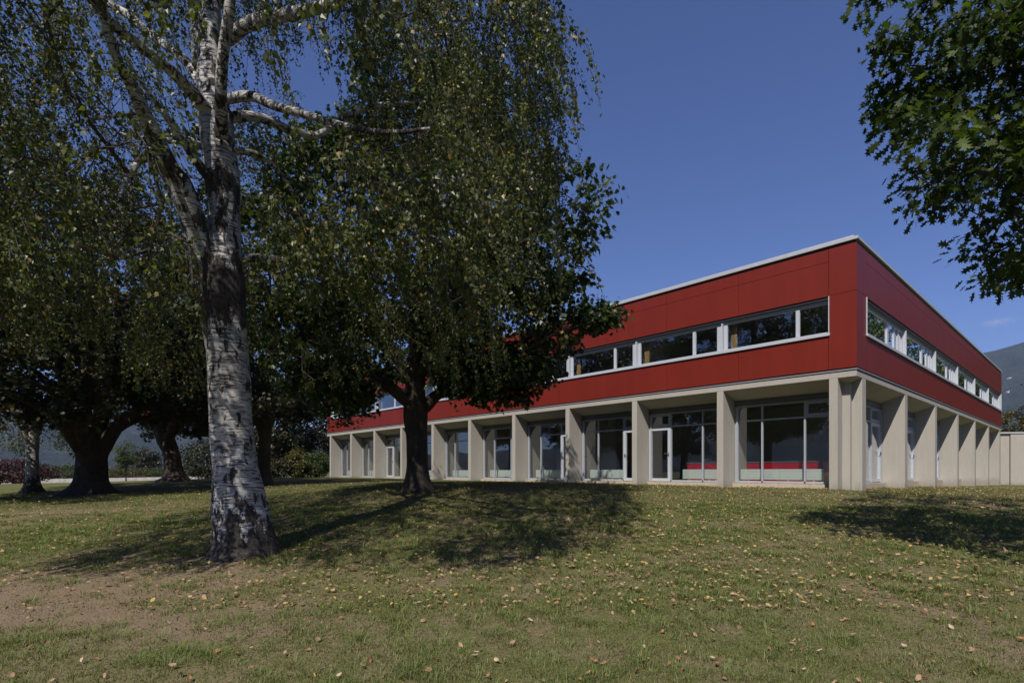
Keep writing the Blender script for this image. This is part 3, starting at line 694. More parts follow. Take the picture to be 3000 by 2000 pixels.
# ---- oak whose branches hang into the picture from the right
oz = tz(9.6, 5.6)
def oak_ok(p):
    px = 1500+1588.6*p[0]/max(p[1], .3); py = 1380.9-1588.6*(p[2]-1.55)/max(p[1], .3)
    if p[1] < 1.5: return p[0] > 5
    if vnoise(np.array([p[0]*1.5+p[1]]), np.array([p[2]*1.5-p[1]*.6]), 61)[0] < -.12: return False     # gaps between the sprays
    if p[0] < 1.14*p[1]: return in_oak(px, py)
    return True
def in_oak(px, py):
    if px < 2480: return False
    lim = np.interp(py, [-4000, 0, 60, 200, 420, 520, 600, 680, 760, 860], [2200, 2430, 2490, 2550, 2550, 2620, 2680, 2760, 2790, 2900])
    return px > lim+30 and py < 830 and not (2690 < px < 2790 and 95 < py < 170) and not (2720 < px < 2800 and 700 < py < 1000)
oak = broadleaf("oak_tree", "oak with large lobed leaves hanging into the picture above the building's right end", "tree", (9.6, 5.6, oz),
    [(9.6, 5.6, oz-.3, .40), (9.6, 5.6, oz+1.2, .33), (9.5, 5.6, oz+2.6, .30), (9.4, 5.7, oz+5, .24), (9.3, 5.8, oz+8, .15), (9.2, 5.8, oz+11.5, .05)],
    [[(9.5, 5.6, oz+2.8, .16), (8.2, 6.0, oz+3.9, .11), (6.8, 6.4, oz+4.6, .06), (5.6, 6.7, oz+5.1, .02)],
     [(9.5, 5.6, oz+4.2, .16), (8.0, 5.8, oz+5.6, .11), (6.2, 6.1, oz+6.6, .06), (4.7, 6.4, oz+7.2, .02)],
     [(9.5, 5.6, oz+3.0, .16), (10.5, 7.5, oz+4.4, .11), (11.2, 9.2, oz+5.4, .05)],
     [(9.4, 5.7, oz+5.0, .16), (9.0, 7.5, oz+7.0, .10), (8.8, 9.2, oz+8.2, .04)],
     [(9.4, 5.7, oz+3.6, .14), (11.5, 4.6, oz+5.0, .09), (13, 3.8, oz+5.8, .04)]],
    [(9.4, 5.9, oz+7.0, 4.9, 4.4, 4.9, 1.0), (6.7, 6.6, oz+4.6, 2.4, 1.9, 2.0, .60), (4.9, 6.2, oz+6.5, 1.5, 1.0, 1.2, .16)],
    620, 38, .118, 'oak', M['leaf_oak'], M['bark2'], 41, spread=.36, hollow=.3, droop=.55, accept=oak_ok)

# ---- trees right of the frame, seen mirrored in the right facade's windows
for px_, d_, top_, sd_, lab_ in ((3780, 32, 19, 51, "tall green tree mirrored in the nearest upper windows of the right facade"), (3540, 42, 22, 52, "tall green tree mirrored in the middle upper windows of the right facade"), (3330, 55, 24, 53, "tall green tree mirrored in the farthest upper windows of the right facade")):
    oak_like("linden_tree", lab_, px_, d_, .4, .4, 4, 7.4, top_, sd_, 420, 34, .30, 'plain', M['leaf_bush'], M['bark2'], low=3, spread=1.0)

# ---- the white birch, limbs traced through space
bz = tz(-3.94, 8.0)
def bpt(px, py, dy, w): return np.array([*ray(px, py, 8.0+dy), w/1588.6*(8.0+dy)/2])
BT = thing("birch_tree", "big white-barked birch with a forked trunk and drooping leafy strands in the foreground", "tree", (-3.94, 8.0, bz)); BO2 = np.array(BT.location)
def rows(l): return [bpt(*r) for r in l]
trunk = rows([(722, 1660, 0, 190), (716, 1605, 0, 160), (704, 1500, 0, 150), (688, 1340, 0, 119), (676, 1200, 0, 115), (668, 1085, 0, 113), (659, 955, 0, 117), (650, 850, 0, 128), (652, 770, 0, 104), (660, 690, 0, 84), (652, 540, .05, 92), (640, 440, .1, 92), (632, 360, .15, 90), (623, 270, .2, 80), (617, 150, .3, 66), (616, 0, .4, 55), (622, -250, .6, 40), (640, -520, .8, 22), (650, -760, .9, 8)])
limbs_b = {
 'stem': [(640, 850, -.05, 80), (596, 745, -.15, 76), (568, 650, -.3, 72), (530, 545, -.5, 66), (498, 500, -.6, 60), (455, 405, -.8, 50), (420, 330, -1.0, 42), (388, 255, -1.2, 34), (350, 190, -1.4, 28), (310, 70, -1.6, 22), (270, -80, -1.8, 14)],
 'a': [(628, 350, .1, 40), (575, 285, -.2, 36), (505, 212, -.6, 32), (428, 150, -1.0, 29), (340, 80, -1.4, 27), (268, 0, -1.7, 25), (170, -110, -2.1, 16)],
 'b': [(590, 255, .25, 26), (540, 175, .5, 26), (455, 112, .8, 24), (380, 48, 1.1, 22), (303, 0, 1.3, 20), (200, -80, 1.6, 12)],
 'c': [(578, 190, .3, 30), (574, 90, .6, 27), (562, 0, .9, 25), (540, -180, 1.3, 14)],
 'd': [(665, 115, .2, 40), (735, 68, -.2, 38), (830, 45, -.6, 35), (915, 28, -1.0, 32), (1000, 0, -1.3, 28), (1120, -80, -1.7, 20), (1240, -200, -2.0, 10)],
 'e': [(665, 290, .1, 30), (735, 282, -.2, 28), (803, 310, -.5, 25), (893, 335, -.8, 22), (985, 362, -1.1, 19), (1080, 384, -1.3, 17), (1170, 388, -1.5, 14), (1260, 376, -1.7, 8)],
 'f': [(662, 342, .2, 32), (758, 344, .5, 27), (848, 380, .9, 23), (915, 397, 1.1, 20), (950, 386, 1.2, 19), (1000, 352, 1.3, 18), (1056, 321, 1.5, 16), (1140, 305, 1.7, 13), (1260, 306, 2.0, 9), (1400, 330, 2.3, 5)],
 'g': [(590, 430, .0, 20), (515, 412, -.5, 19), (470, 420, -.8, 17), (420, 460, -1.1, 17), (378, 510, -1.3, 16), (356, 560, -1.4, 15), (350, 615, -1.5, 14), (310, 640, -1.6, 10), (240, 662, -1.7, 7), (180, 670, -1.8, 4)],
 'h': [(600, 430, .1, 16), (535, 402, .0, 14), (480, 398, -.1, 12), (395, 404, -.3, 10), (332, 380, -.4, 6)],
 'i': [(640, 560, -.05, 30), (575, 470, -.3, 26), (527, 400, -.5, 22), (482, 335, -.7, 18), (430, 265, -.9, 12), (370, 170, -1.1, 7)],
 'j': [(690, 760, .05, 26), (745, 756, .1, 24), (800, 757, .0, 21), (861, 770, -.2, 18), (925, 802, -.4, 15), (1000, 830, -.6, 10), (1090, 850, -.8, 5)],
 'k': [(688, 440, .1, 20), (760, 455, .3, 16), (826, 514, .6, 12), (900, 640, .9, 8), (950, 720, 1.1, 5)],
 'l': [(650, 405, -.15, 36), (648, 330, -.35, 33), (648, 240, -.5, 32), (655, 150, -.65, 31), (668, 60, -.75, 30), (676, -20, -.85, 27), (690, -200, -1.1, 18), (720, -380, -1.3, 8)],
}
sk = Skeleton(); tr = smooth_path(trunk, 7); ti = sk.path(tr[:, :3], tr[:, 3], -1, ok=[p[2] > bz+3.2 for p in tr])
hg = tr[:, 2]-bz; Rb = tr[:, 3]*(1+.28*np.exp(-np.maximum(hg, 0)/.20))
skip = set(ti)
V, F = tube_geo(tr[:, :3]-BO2, Rb, 26, True, .055, 3, 1.3)
parts = [(V, np.concatenate([np.array(f) for f in F]), np.array([len(f) for f in F]))]
obj("trunk", raw_mesh("trunk", *parts[0], smooth=True), M['birch'], BT)
for kk, lb in limbs_b.items():
    q = smooth_path(rows(lb), 6); A_ = np.array(sk.P); k = int(np.argmin(np.linalg.norm(A_-q[0, :3], axis=1)))
    skip |= set(sk.path(q[:, :3], q[:, 3], k))
    V, F = tube_geo(q[:, :3]-BO2, q[:, 3], 18 if kk == 'stem' else 10, True, .05, 5)
    obj("limb", raw_mesh("limb", V, np.concatenate([np.array(f) for f in F]), np.array([len(f) for f in F]), smooth=True), M['birch'], BT)
brng = np.random.default_rng(99)
def b_ok(p):
    Y = p[1]; px = 1500+1588.6*p[0]/max(Y, .3); py = 1380.9-1588.6*(p[2]-1.55)/max(Y, .3)
    if Y < 2.4: return False
    right = np.interp(py, [-3000, -200, 0, 300, 600, 900, 1100], [1430, 1560, 1600, 1640, 1660, 1640, 1560])
    if px > right: return False
    if Y < 8.1 and 575 < px < 760 and py > -150: return False        # the crown is open in front of the trunk
    if Y < 8.0 and 300 < px < 620 and 60 < py < 700 and brng.random() < .75: return False
    if px > 740 and py > 480 and brng.random() < .66: return False                       # the lower right of the crown is airy
    if Y < 8.3 and 640 < px < 1280 and -120 < py < 410 and brng.random() < .9: return False      # open under the bare limbs
    if 200 < px < 560 and -60 < py < 400 and brng.random() < .5: return False
    return True
tg = []
while len(tg) < 2350:
    d = unit(brng, 1)[0]; r = brng.uniform(.08, 1)**(1/3)
    p = np.array([-3.7, 8.1, 7.6])+d*np.array([5.7, 5.3, 6.0])*r
    if p[2] < 3.3 or not b_ok(p): continue
    if vnoise(np.array([p[0]*1.1+p[2]*.3]), np.array([p[1]*1.1-p[2]*.7]), 77)[0] < -.12: continue
    tg.append(p)
for c_, r_, n_ in (((-5.4, 4.9, 7.8), (1.8, 1.5, 2.2), 130), ((-6.4, 4.9, 4.5), (1.7, .7, .7), 90), ((-1.6, 5.3, 3.75), (1.1, .7, .45), 60), ((-.7, 5.9, 4.5), (.5, .6, .8), 30)):   # front of the crown: extra sprays, partly unseen, added to shade trunk and lawn
    for _ in range(n_):
        p = np.array(c_)+unit(brng, 1)[0]*np.array(r_)*brng.uniform(.1, 1)**(1/3); qx = 1500+1588.6*p[0]/p[1]
        if 540 < qx < 790: continue
        tg.append(p)
tg = np.array(tg); tg = tg[np.argsort(np.linalg.norm(tg-np.array([-4, 8, 5.5]), axis=1))]
tips = sk.reach(tg, brng, step=.5, bend=.4, jit=.07, up=.12)
RR = sk.radii(.0035, 2.5)
def before_trunk(p): return p[1] < 8.1 and 590 < 1500+1588.6*p[0]/p[1] < 730 and p[2] < 7.0
skip |= {i for i in range(len(sk.P)) if i not in skip and sk.par[i] >= 0 and (before_trunk(sk.P[i]) or before_trunk(sk.P[sk.par[i]])) and np.hypot(sk.P[i][0]+3.94-.0, sk.P[i][1]-8.0) > .35}   # no twig crosses the trunk
tw = [sk.twigs(RR, skip)]
# hanging strands of leaves
SP = []; SQ = []; LP = []; LT = []; LN = []
for i in tips:
    p0 = sk.P[i]; n_s = 3
    for q in range(n_s):
        ln = brng.uniform(.3, 1.5)
        low = float(np.interp(1500+1588.6*p0[0]/max(p0[1], 1), [-500, 560, 900, 1280, 1340, 1700], [2.8, 2.9, 3.2, 3.6, 2.7, 2.2]))
        ln = min(ln, max(.25, p0[2]-low))
        n = max(3, int(ln/.15)); dr = sk.dir[i]*.5+brng.normal(0, .42, 3); p = p0.copy()
        for k in range(n):
            dr = dr*.74+np.array([.05, .02, -.30])+brng.normal(0, .09, 3); dn = dr/np.linalg.norm(dr); q2 = p+dn*ln/n
            qx = 1500+1588.6*q2[0]/q2[1]
            if q2[1] < 8.05 and 596 < qx < 725 and q2[2] < 7.0: break              # nothing hangs straight in front of the trunk
            SP.append(p); SQ.append(q2)
            for e in range(7):
                f = brng.random(); LP.append(p+(q2-p)*f+brng.normal(0, .026, 3))
                LT.append(dn*.5+brng.normal(0, .55, 3)+np.array([0, 0, -.45])); LN.append(brng.normal(0, .8, 3)+np.array([0, 0, .35]))
            p = q2
SP = np.array(SP); SQ = np.array(SQ)
v, l, s_ = frusta(SP, SQ, np.full(len(SP), .0028), np.full(len(SP), .0022), 3); tw.append((v, l, s_))
v, l, s_ = join(tw); tw = (v-BO2, l, s_)
LP = np.array(LP); n = len(LP)
tn = np.clip(brng.normal(.48, .2, n), 0, .9); yl = brng.random(n) < .035; tn[yl] = brng.uniform(.94, 1, yl.sum())
crown_obj(leaf_cloud('birch', LP-BO2, np.array(LT), np.array(LN), .048*brng.uniform(.65, 1.25, n), tn), tw, M['leaf_birch'], M['twig'], BT)
print("birch leaves", n)

# ------------------------------------------------------------------ shrubs, hedge, sapling beyond
def shrub(name, label, cat, x, y, rx, ry, h, n, lsize, lm, seed, group=None, kind='plain', zoff=0.0):
    rng = np.random.default_rng(seed); z = tz(x, y)+zoff; t = thing(name, label, cat, (x, y, z), group)
    st = MB((0, 0, 0))
    for i in range(6):
        a = rng.uniform(0, 6.28); e = np.array([math.cos(a)*rx*.6, math.sin(a)*ry*.6, h*.75])
        st.tube([(0.04*i, 0, -.15), e*.4+np.array([0, 0, h*.1]), e], [.035, .025, .01], 5)
    st.build("stems", M['twig'], t)
    d = unit(rng, n); r = rng.uniform(.25, 1, n)**.4
    lum = 1+.22*np.sin(5*d[:, 0]+seed)*np.sin(4*d[:, 2]+seed*2)+.14*np.sin(9*d[:, 1]+7*d[:, 2]+seed)
    P = d*np.array([rx, ry, h*.52])*(r*lum)[:, None]+np.array([0, 0, h*.5]); P = P[P[:, 2] > .02]; n = len(P)
    Nn = unit(rng, n)+P/np.array([rx, ry, h])*.8+np.array([0, 0, .5]); Tn = unit(rng, n)+np.array([0, 0, -.3])
    v, l, s_, a = leaf_cloud(kind, P, Tn, Nn, lsize*rng.uniform(.7, 1.3, n), np.clip(rng.normal(.5, .25, n), 0, 1))
    obj("foliage", raw_mesh("foliage", v, l, s_, tint=a), lm, t); return t
def at(px, Y): return (px-1500)/1588.6*Y
shrub("shrub", "dark red-leaved bush beyond the small birch at the left edge", "shrub", at(45, 43), 43, 2.7, 1.6, 1.9, 5200, .14, M['leaf_red'], 61)
g = "bushes of the clipped hedge behind the low wall"
hd = [(150, 'M', "dark green hedge bush just right of the small birch trunk"), (200, 'B', "mid green hedge bush nearest the left side of the thickest trunk"), (318, 'B', "green hedge bush just right of the thickest trunk"), (356, 'Y', "yellowish hedge bush left of the staked sapling"),
      (405, 'Y', "yellow-green hedge bush right of the staked sapling"), (450, 'B', "green hedge bush left of the stout trunk"), (555, 'B', "green hedge bush just right of the stout trunk"), (598, 'Y', "yellowish hedge bush close to the white birch trunk")]
for i, (px, c, lab) in enumerate(hd):
    shrub("hedge_bush", lab, "bush", at(px, 53), 53+.3*(i % 3), 1.15, 1.0, 1.75 if i < 2 else 1.35, 2400, .13, {'M': M['leaf_dark'], 'B': M['leaf_bush'], 'Y': M['leaf_yellow']}[c], 70+i, g)
oak_like("sapling", "thin young tree with a pale straight stem standing by the low wall", 369, 47, .6, .035, 1.1, .9, 3.7, 81, 90, 26, .12, 'plain', M['leaf_bush'], M['bark2'], low=1.2, spread=.3, nl=4)
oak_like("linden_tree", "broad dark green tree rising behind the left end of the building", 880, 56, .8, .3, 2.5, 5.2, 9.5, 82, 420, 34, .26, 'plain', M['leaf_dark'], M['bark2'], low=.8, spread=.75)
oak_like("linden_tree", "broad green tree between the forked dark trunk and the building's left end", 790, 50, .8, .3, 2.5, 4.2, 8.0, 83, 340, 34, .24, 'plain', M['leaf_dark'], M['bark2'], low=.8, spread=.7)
shrub("shrub", "bright green rounded bush beside the building's left end", "shrub", at(925, 48.5), 48.5, 1.35, 1.2, 2.3, 4200, .13, M['leaf_bush'], 91)
shrub("shrub", "yellowing bush left of the bright green bush", "shrub", at(868, 48), 48, 1.2, 1.2, 2.5, 3600, .14, M['leaf_yellow'], 92)
shrub("shrub", "low dark bush at the foot of the forked dark tree", "shrub", at(815, 47), 47, 1.1, 1.0, 1.7, 2600, .13, M['leaf_dark'], 93)
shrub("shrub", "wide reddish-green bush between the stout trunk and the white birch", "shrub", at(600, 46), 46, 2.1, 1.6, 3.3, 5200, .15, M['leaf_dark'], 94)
oak_like("linden_tree", "round sunlit tree top showing above the concrete annex roof", 2995, 62, .5, .25, 3, 3.3, 8.6, 84, 260, 34, .22, 'plain', M['leaf_yellow'], M['bark2'], low=3.2, spread=.6)
oak_like("linden_tree", "distant grey-green tree standing before the blue hills right of the sapling", 425, 95, .3, .25, 2, 2.6, 5.6, 85, 120, 30, .3, 'plain', M['leaf_dark'], M['bark2'], low=1.0, spread=.7)

# ------------------------------------------------------------------ road, low wall, fence at the far left
def strip(name, xs, y0, y1, dz, mat):
    V = []; Ls = []; Ss = []
    for x in xs:
        for f in (0, .5, 1):
            yy = y0(x)+(y1(x)-y0(x))*f; V.append((x, yy, tz(x, yy)+dz))
    for i in range(len(xs)-1):
        for k in range(2): Ls += [i*3+k, (i+1)*3+k, (i+1)*3+k+1, i*3+k+1]; Ss.append(4)
    return obj(name, raw_mesh(name, V, Ls, Ss), mat)
M['road'] = simple_mat("pale_asphalt", (.26, .25, .25), .9, .1, 9)
yr = lambda x: 47.5+(x+44)*.09
road = strip("road", np.linspace(-75, -24, 60), yr, lambda x: yr(x)+2.6, .012, M['road']); tag(road, "pale road along the far edge of the lawn", "road", kind="structure")
m = MB((-38, 51, .5))
xs = np.linspace(-47.5, -27.5, 18)
for a, b in zip(xs[:-1], xs[1:]):
    ya, yb = yr(a)+2.8, yr(b)+2.8; za, zb = tz(a, ya), tz(b, yb); a += .008
    m.hexa([(a, ya, za-.3), (b, yb, zb-.3), (b, yb+.25, zb-.3), (a, ya+.25, za-.3), (a, ya, za+.40), (b, yb, zb+.40), (b, yb+.25, zb+.40), (a, ya+.25, za+.40)])
o = m.build("retaining_wall", simple_mat("old_concrete", (.34, .32, .30), .9, .2, 3)); o.location = (-38, 51, .5); tag(o, "long low concrete wall along the road at the far left", "wall")
F_ = thing("wire_fence", "thin dark wire fence standing on the low concrete wall", "fence", (-38, 51, .5))
m = MB(F_.location); w = MB(F_.location)
for i, x in enumerate(np.arange(-47.3, -27.5, 2.0)):
    y = yr(x)+2.92; z = tz(x, y)+.38; p = MB(F_.location); p.tube([(x, y, z), (x, y, z+1.0)], [.025, .025], 6); p.build("post", M['dark'], F_)
for h in np.linspace(.1, .95, 9):
    pts = [(x, yr(x)+2.92, tz(x, yr(x)+2.92)+.38+h) for x in np.linspace(-47.3, -27.6, 12)]; w.tube(pts, [.006]*12, 4)
w.build("wires", M['dark'], F_)

# ------------------------------------------------------------------ hills, with a few houses
def ridge(t):   # height of skyline over the far hills, by azimuth (tan from straight ahead)
    x = 1500+1588.6*t
    y = np.interp(x, [-9000, -2500, -400, 300, 700, 1100, 1700, 2200, 2600, 2880, 3000, 3300, 4200, 9000], [1270, 1180, 1150, 1190, 1250, 1290, 1290, 1250, 1120, 1032, 1003, 950, 980, 1100])
    return (1380.9-y)/1588.6
ang = np.linspace(-180, 180, 420)*np.pi/180; ths = np.linspace(0, 1, 26); V = []
for a in ang:
    for f in ths:
        D = 1500+f*1500; a2 = max(-1.3, min(1.3, a)); hh = ridge(math.tan(a2))*math.cos(a2)+max(0, abs(a)-1.3)*.06
        x, y = D*math.sin(a), D*math.cos(a)
        nn = float(vnoise(np.array([x/160.]), np.array([y/160.]), 9)[0])*150+float(vnoise(np.array([x/60.]), np.array([y/60.]), 4)[0])*55
        z = hh*D*(f**.85)+nn*f*(1-f)*1.6+float(vnoise(np.array([a*60]), np.array([3.3]), 2)[0])*10*f-8*(1-f)
        V.append((x, y, z))
nf = len(ths); Ls = []; Ss = []
for i in range(len(ang)-1):
    for k in range(nf-1): Ls += [i*nf+k, (i+1)*nf+k, (i+1)*nf+k+1, i*nf+k+1]; Ss.append(4)
k = NT("hill_forest"); n1 = k.noise(.012, 6, .65, mapping=(1, 1, 1)); n2 = k.noise(.11, 4, .7, mapping=(1, 1, 1))
c1 = k.ramp(n1.outputs[0], [(.38, (.003, .006, .005)), (.62, (.034, .042, .026))]).outputs[0]
k.base(k.mix(.5, c1, k.ramp(n2.outputs[0], [(.40, (.001, .002, .002)), (.62, (.060, .066, .040))]).outputs[0])); k.b.inputs["Roughness"].default_value = 1.0; k.b.inputs["Specular IOR Level"].default_value = .05
k.bump(n2.outputs[0], 1.0, 8.0)
HV = np.array(V); hills = obj("hills", raw_mesh("hills", V, Ls, Ss, smooth=True), k.m); tag(hills, "wooded hills fading to blue behind the building and the trees", "hills", kind="structure")
M['house_wall'] = simple_mat("house_wall", (.7, .66, .6), .9, .05); M['house_roof'] = simple_mat("house_roof", (.20, .16, .14), .9, .1)
gl_ = "little houses on the hillside at the right"
for px, py, s_, lab in ((2938, 1108, 1.1, "small pale house on the hillside, uppermost of the hill houses"), (2944, 1133, .9, "small pale house on the hill close to the red building's far corner"), (2972, 1141, 1.5, "brightest long white house on the hillside at the right"), (2956, 1146, .8, "low pale house beside the long white hillside house")):
    best = None
    d_ = np.abs(1500+1588.6*HV[:, 0]/np.maximum(HV[:, 1], 1)-px)+np.abs(1380.9-1588.6*(HV[:, 2]-1.55)/np.maximum(HV[:, 1], 1)-py)
    p = HV[int(np.argmin(d_))]; p = p*1.0
    t = thing("house", lab, "house", tuple(p), gl_); w_ = 4.5*s_
    m = MB((0, 0, 0)); m.box(-w_, w_, -5, 5, -6, 2); m.build("wall", M['house_wall'], t)
    m = MB((0, 0, 0)); m.add([(-w_-.7, -6, 2.05), (w_+.7, -6, 2.05), (w_+.7, 6, 2.05), (-w_-.7, 6, 2.05), (-w_-.7, 0, 4.0), (w_+.7, 0, 4.0)], [(0, 1, 5, 4), (2, 3, 4, 5), (1, 2, 5), (3, 0, 4), (3, 2, 1, 0)]); m.build("roof", M['house_roof'], t)

# ------------------------------------------------------------------ grass and fallen leaves
grng = np.random.default_rng(5)
def sample_fan(n, y0, y1, power, rng):
    u = rng.random(n); y = (y0**power+u*(y1**power-y0**power))**(1/power); x = rng.uniform(-1, 1, n)*(1.02*y+1.6)
    return x, y
n = 820000
x, y = sample_fan(n, 3.2, 24, .55, grng)
dry = dryness(x, y); clump = .5+.5*vnoise(x*2.2, y*2.2, 21); cl2 = .5+.5*vnoise(x*5.5, y*5.5, 22)
keep = grng.random(n) < np.clip(1.08-dry*1.05, .10, 1)*(.25+.75*np.clip(clump*1.3*(.4+cl2), 0, 1))
x, y, dry, clump, cl2 = x[keep], y[keep], dry[keep], clump[keep], cl2[keep]; n0 = len(x); nt = 9500; tx, ty = sample_fan(nt, 3.3, 13, .8, grng); kt = grng.random(nt) < np.clip(.85-dryness(tx, ty)*.9, .06, 1)*(.45+.55*(vnoise(tx*1.1, ty*1.1, 41) > -.1)); tx, ty = tx[kt], ty[kt]
nb = 38; ts = grng.uniform(.5, 1.25, len(tx)); sp = grng.normal(0, 1, (2, len(tx)*nb)); tr_ = np.repeat(.035+.03*ts, nb)
x = np.concatenate([x, np.repeat(tx, nb)+sp[0]*tr_]); y = np.concatenate([y, np.repeat(ty, nb)+sp[1]*tr_]); tuft = np.concatenate([np.zeros(n0), np.repeat(ts, nb)]); az_t = np.arctan2(sp[1], sp[0])+grng.normal(0, .5, len(tx)*nb)
dry = np.concatenate([dry, np.zeros(len(tx)*nb)]); clump = np.concatenate([clump, grng.uniform(.4, 1, len(tx)*nb)]); cl2 = np.concatenate([cl2, np.repeat(grng.uniform(.3, 1.2, len(tx)), nb)])
n = len(x)
h = (.012+.040*clump*cl2*(1-dry*.6)+.014*grng.random(n))*grng.uniform(.5, 1.25, n)*(1+.010*y); z = terr(x, y)-.004
tall = grng.random(n) < .012; h[tall] *= 2.0
tf = tuft > 0; h[tf] = (.03+.06*grng.random(tf.sum()))*tuft[tf]
az = grng.uniform(0, 2*np.pi, n); az[n0:] = az_t; lean = grng.uniform(.15, 1.25, n); lean[tuft > 0] += .25
wd = (.0011+.00026*y)*grng.uniform(.7, 1.4, n)
dx, dy = np.cos(az), np.sin(az); P = np.stack([x, y, z], 1); side = np.stack([-dy, dx, np.zeros(n)], 1)*wd[:, None]; lx = np.stack([dx, dy, np.zeros(n)], 1)
mid = P+lx*(h*lean*.35)[:, None]+np.array([0, 0, 1.0])*(h*.62)[:, None]; tip = P+lx*(h*lean*1.05)[:, None]+np.array([0, 0, 1.0])*(h*.9)[:, None]
V = np.stack([P-side, P+side, mid+side*.8, mid-side*.8, tip], 1).reshape(-1, 3)
lp = (np.array([0, 1, 2, 3, 3, 2, 4])[None, :]+(np.arange(n)*5)[:, None]).ravel()
tn = np.clip(.25+.45*clump*cl2+grng.normal(0, .12, n), 0, .8); straw = grng.random(n) < (.18+.55*dry); tn[straw] = grng.uniform(.86, 1, straw.sum()); tn[tuft > 0] = np.clip(grng.normal(.56, .16, (tuft > 0).sum())+.12*(tuft[tuft > 0]-.9), .2, .82)
M['blade'] = leaf_mat("grass_blade", [(0, (.052, .072, .020)), (.45, (.118, .145, .042)), (.8, (.215, .265, .075)), (.86, (.17, .125, .075)), (1, (.36, .28, .175))], .35, .55, .3)
grass = obj("grass", raw_mesh("grass", V, lp, np.tile([4, 3], n), tint=np.repeat(tn, 5)), M['blade']); tag(grass, "short patchy grass blades covering the lawn in the foreground", "grass", kind="stuff")
print("blades", n)

lm_ = [("tan", (.30, .185, .105), "dry tan leaf lying curled on the foreground grass"), ("orange", (.27, .12, .05), "orange-brown dry leaf lying on the foreground grass"), ("pale", (.40, .30, .19), "pale straw-coloured dry leaf lying on the foreground grass"), ("yellow", (.40, .27, .06), "bright yellow fallen birch leaf on the foreground grass")]
shapes = []
for nm, c, lab in lm_:
    mt = simple_mat("fallen_leaf_"+nm, c, .7, .3, 60)
    for q in range(3):
        rg = np.random.default_rng(q+10*len(shapes))
        nn = 9; t = np.linspace(0, 1, nn); wdt = .31*np.sin(np.pi*t**.8)**.8*(1-.25*t); cv = rg.uniform(-.9, .9)
        Vv = []
        for i in range(nn):
            zc = .34*rg.uniform(.3, 1.2)*(t[i]-.5)**2*2
            for sx in (-1, 0, 1): Vv.append((sx*wdt[i]*(1+.08*rg.normal()), t[i]-.5, zc+abs(sx)*wdt[i]*.8*abs(cv)+.02*rg.normal()))
        Lq = []; Sq = []
        for i in range(nn-1):
            for kx in range(2): Lq += [i*3+kx, i*3+kx+1, (i+1)*3+kx+1, (i+1)*3+kx]; Sq.append(4)
        me = raw_mesh("fallen_leaf", np.array(Vv), Lq, Sq, smooth=True); me.materials.append(mt); shapes.append((me, lab))
lrng = np.random.default_rng(17)
def leaf_density(x, y): return .35+.65*np.clip(.5+.6*vnoise(x*.5+3, y*.5, 31)+.10*(x+1), 0, 1)
cnt = 0
while cnt < 300:
    x, y = sample_fan(1, 3.6, 5.7, 1.6, lrng)
    if abs(x[0]) > 1.0*y[0]: continue
    if lrng.random() > leaf_density(x, y)[0]: continue
    w = lrng.choice(4, p=[.42, .36, .14, .08]); me, lab = shapes[w*3+lrng.integers(3)]
    o = bpy.data.objects.new("fallen_leaf", me); s = lrng.uniform(.03, .064)
    o.location = (x[0], y[0], tz(x, y)+lrng.uniform(.014, .038)); o.scale = (s, s, s); o.rotation_euler = (lrng.normal(0, .6), lrng.normal(0, .6), lrng.uniform(0, 6.28))
    COL.objects.link(o); tag(o, lab, "leaf", "fallen leaves on the foreground grass"); cnt += 1
n = 36000; x, y = sample_fan(n, 5.4, 26, 1.0, lrng); kp = lrng.random(n) < leaf_density(x, y)*np.clip(1.25-.02*y, .3, 1); x, y = x[kp], y[kp]; n = len(x)
P = np.stack([x, y, terr(x, y)+.033+.025*lrng.random(n)], 1); Nn = unit(lrng, n)*.55+np.array([0, 0, 1.0]); Tn = unit(lrng, n)*np.array([1, 1, .3])
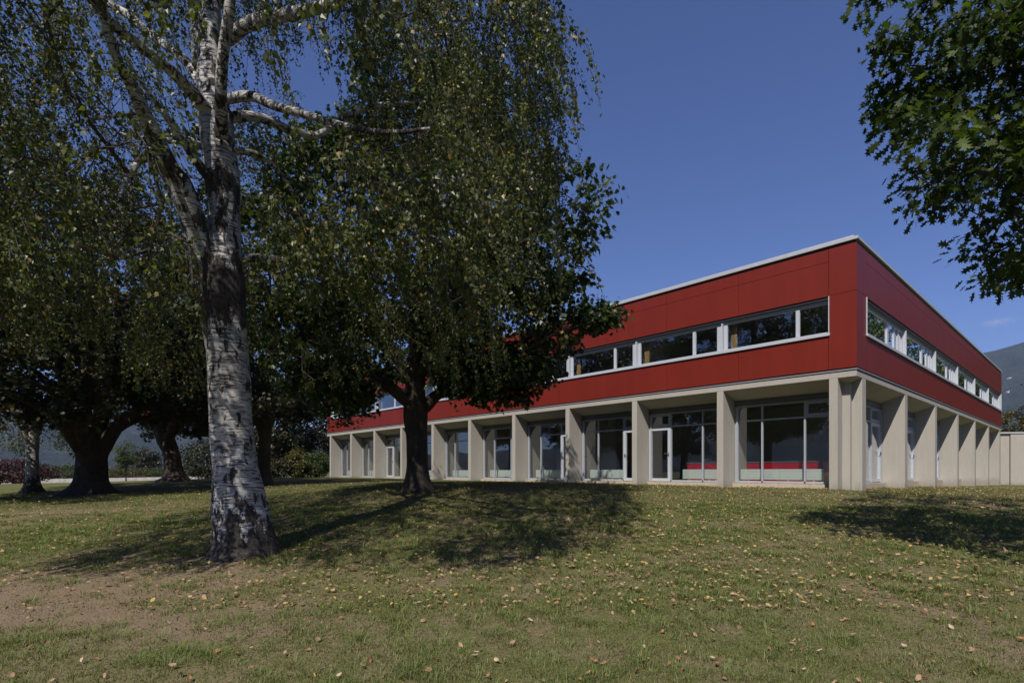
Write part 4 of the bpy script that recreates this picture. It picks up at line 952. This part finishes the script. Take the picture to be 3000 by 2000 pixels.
M['litter'] = leaf_mat("leaf_litter", [(0, (.17, .075, .035)), (.4, (.30, .18, .10)), (.75, (.42, .30, .17)), (1, (.46, .31, .07))], .15, .7, .3)
v, l, s_, a = leaf_cloud('plain', P, Tn, Nn, lrng.uniform(.026, .062, n), lrng.random(n))
lit = obj("fallen_leaves", raw_mesh("fallen_leaves", v, l, s_, tint=a), M['litter']); tag(lit, "scattered dry tan and yellow leaves strewn over the lawn", "fallen leaves", kind="stuff")

# ------------------------------------------------------------------ the air
hz = MB((0, 0, 0)); hz.box(-3600, 3600, -3600, 3600, -12, 900)
hk = NT("haze"); hk.n.remove(hk.b); pv = hk.new("ShaderNodeVolumePrincipled"); pv.inputs["Color"].default_value = (.52, .69, 1.0, 1); pv.inputs["Density"].default_value = HAZE; pv.inputs["Anisotropy"].default_value = 0.0
hk.lk(pv.outputs[0], hk.out.inputs["Volume"])
haze = hz.build("haze", hk.m); tag(haze, "thin bluish haze filling the air between the lawn and the hills", "haze", kind="stuff")

# ------------------------------------------------------------------ one small faint cloud over the right-hand hill
cd = 6500.0; cc = (.894*cd, cd, 1.55+.275*cd)
bpy.ops.mesh.primitive_uv_sphere_add(segments=32, ring_count=16, radius=1.0, location=cc); cl = bpy.context.object; cl.name = "cloud"; cl.data.name = "cloud"; cl.scale = (290, 220, 95)
ck = NT("cloud"); ck.n.remove(ck.b); cn = ck.noise(2.2, 5, .6, mapping=(1, 1, .6)); tc = ck.new("ShaderNodeTexCoord")
ln = ck.new("ShaderNodeVectorMath", operation='LENGTH'); ck.lk(tc.outputs["Object"], ln.inputs[0])
dn = ck.math('MULTIPLY', ck.math('MAXIMUM', ck.math('SUBTRACT', ck.math('ADD', ck.math('MULTIPLY', ck.math('SUBTRACT', cn.outputs[0], .5), 2.0), .62), ln.outputs["Value"]), 0.0), .0035)
cv = ck.new("ShaderNodeVolumePrincipled"); cv.inputs["Color"].default_value = (.95, .95, .97, 1); ck.lk(dn, cv.inputs["Density"]); ck.lk(cv.outputs[0], ck.out.inputs["Volume"])
cl.data.materials.append(ck.m); tag(cl, "small faint white cloud above the right-hand hill", "cloud", kind="stuff")
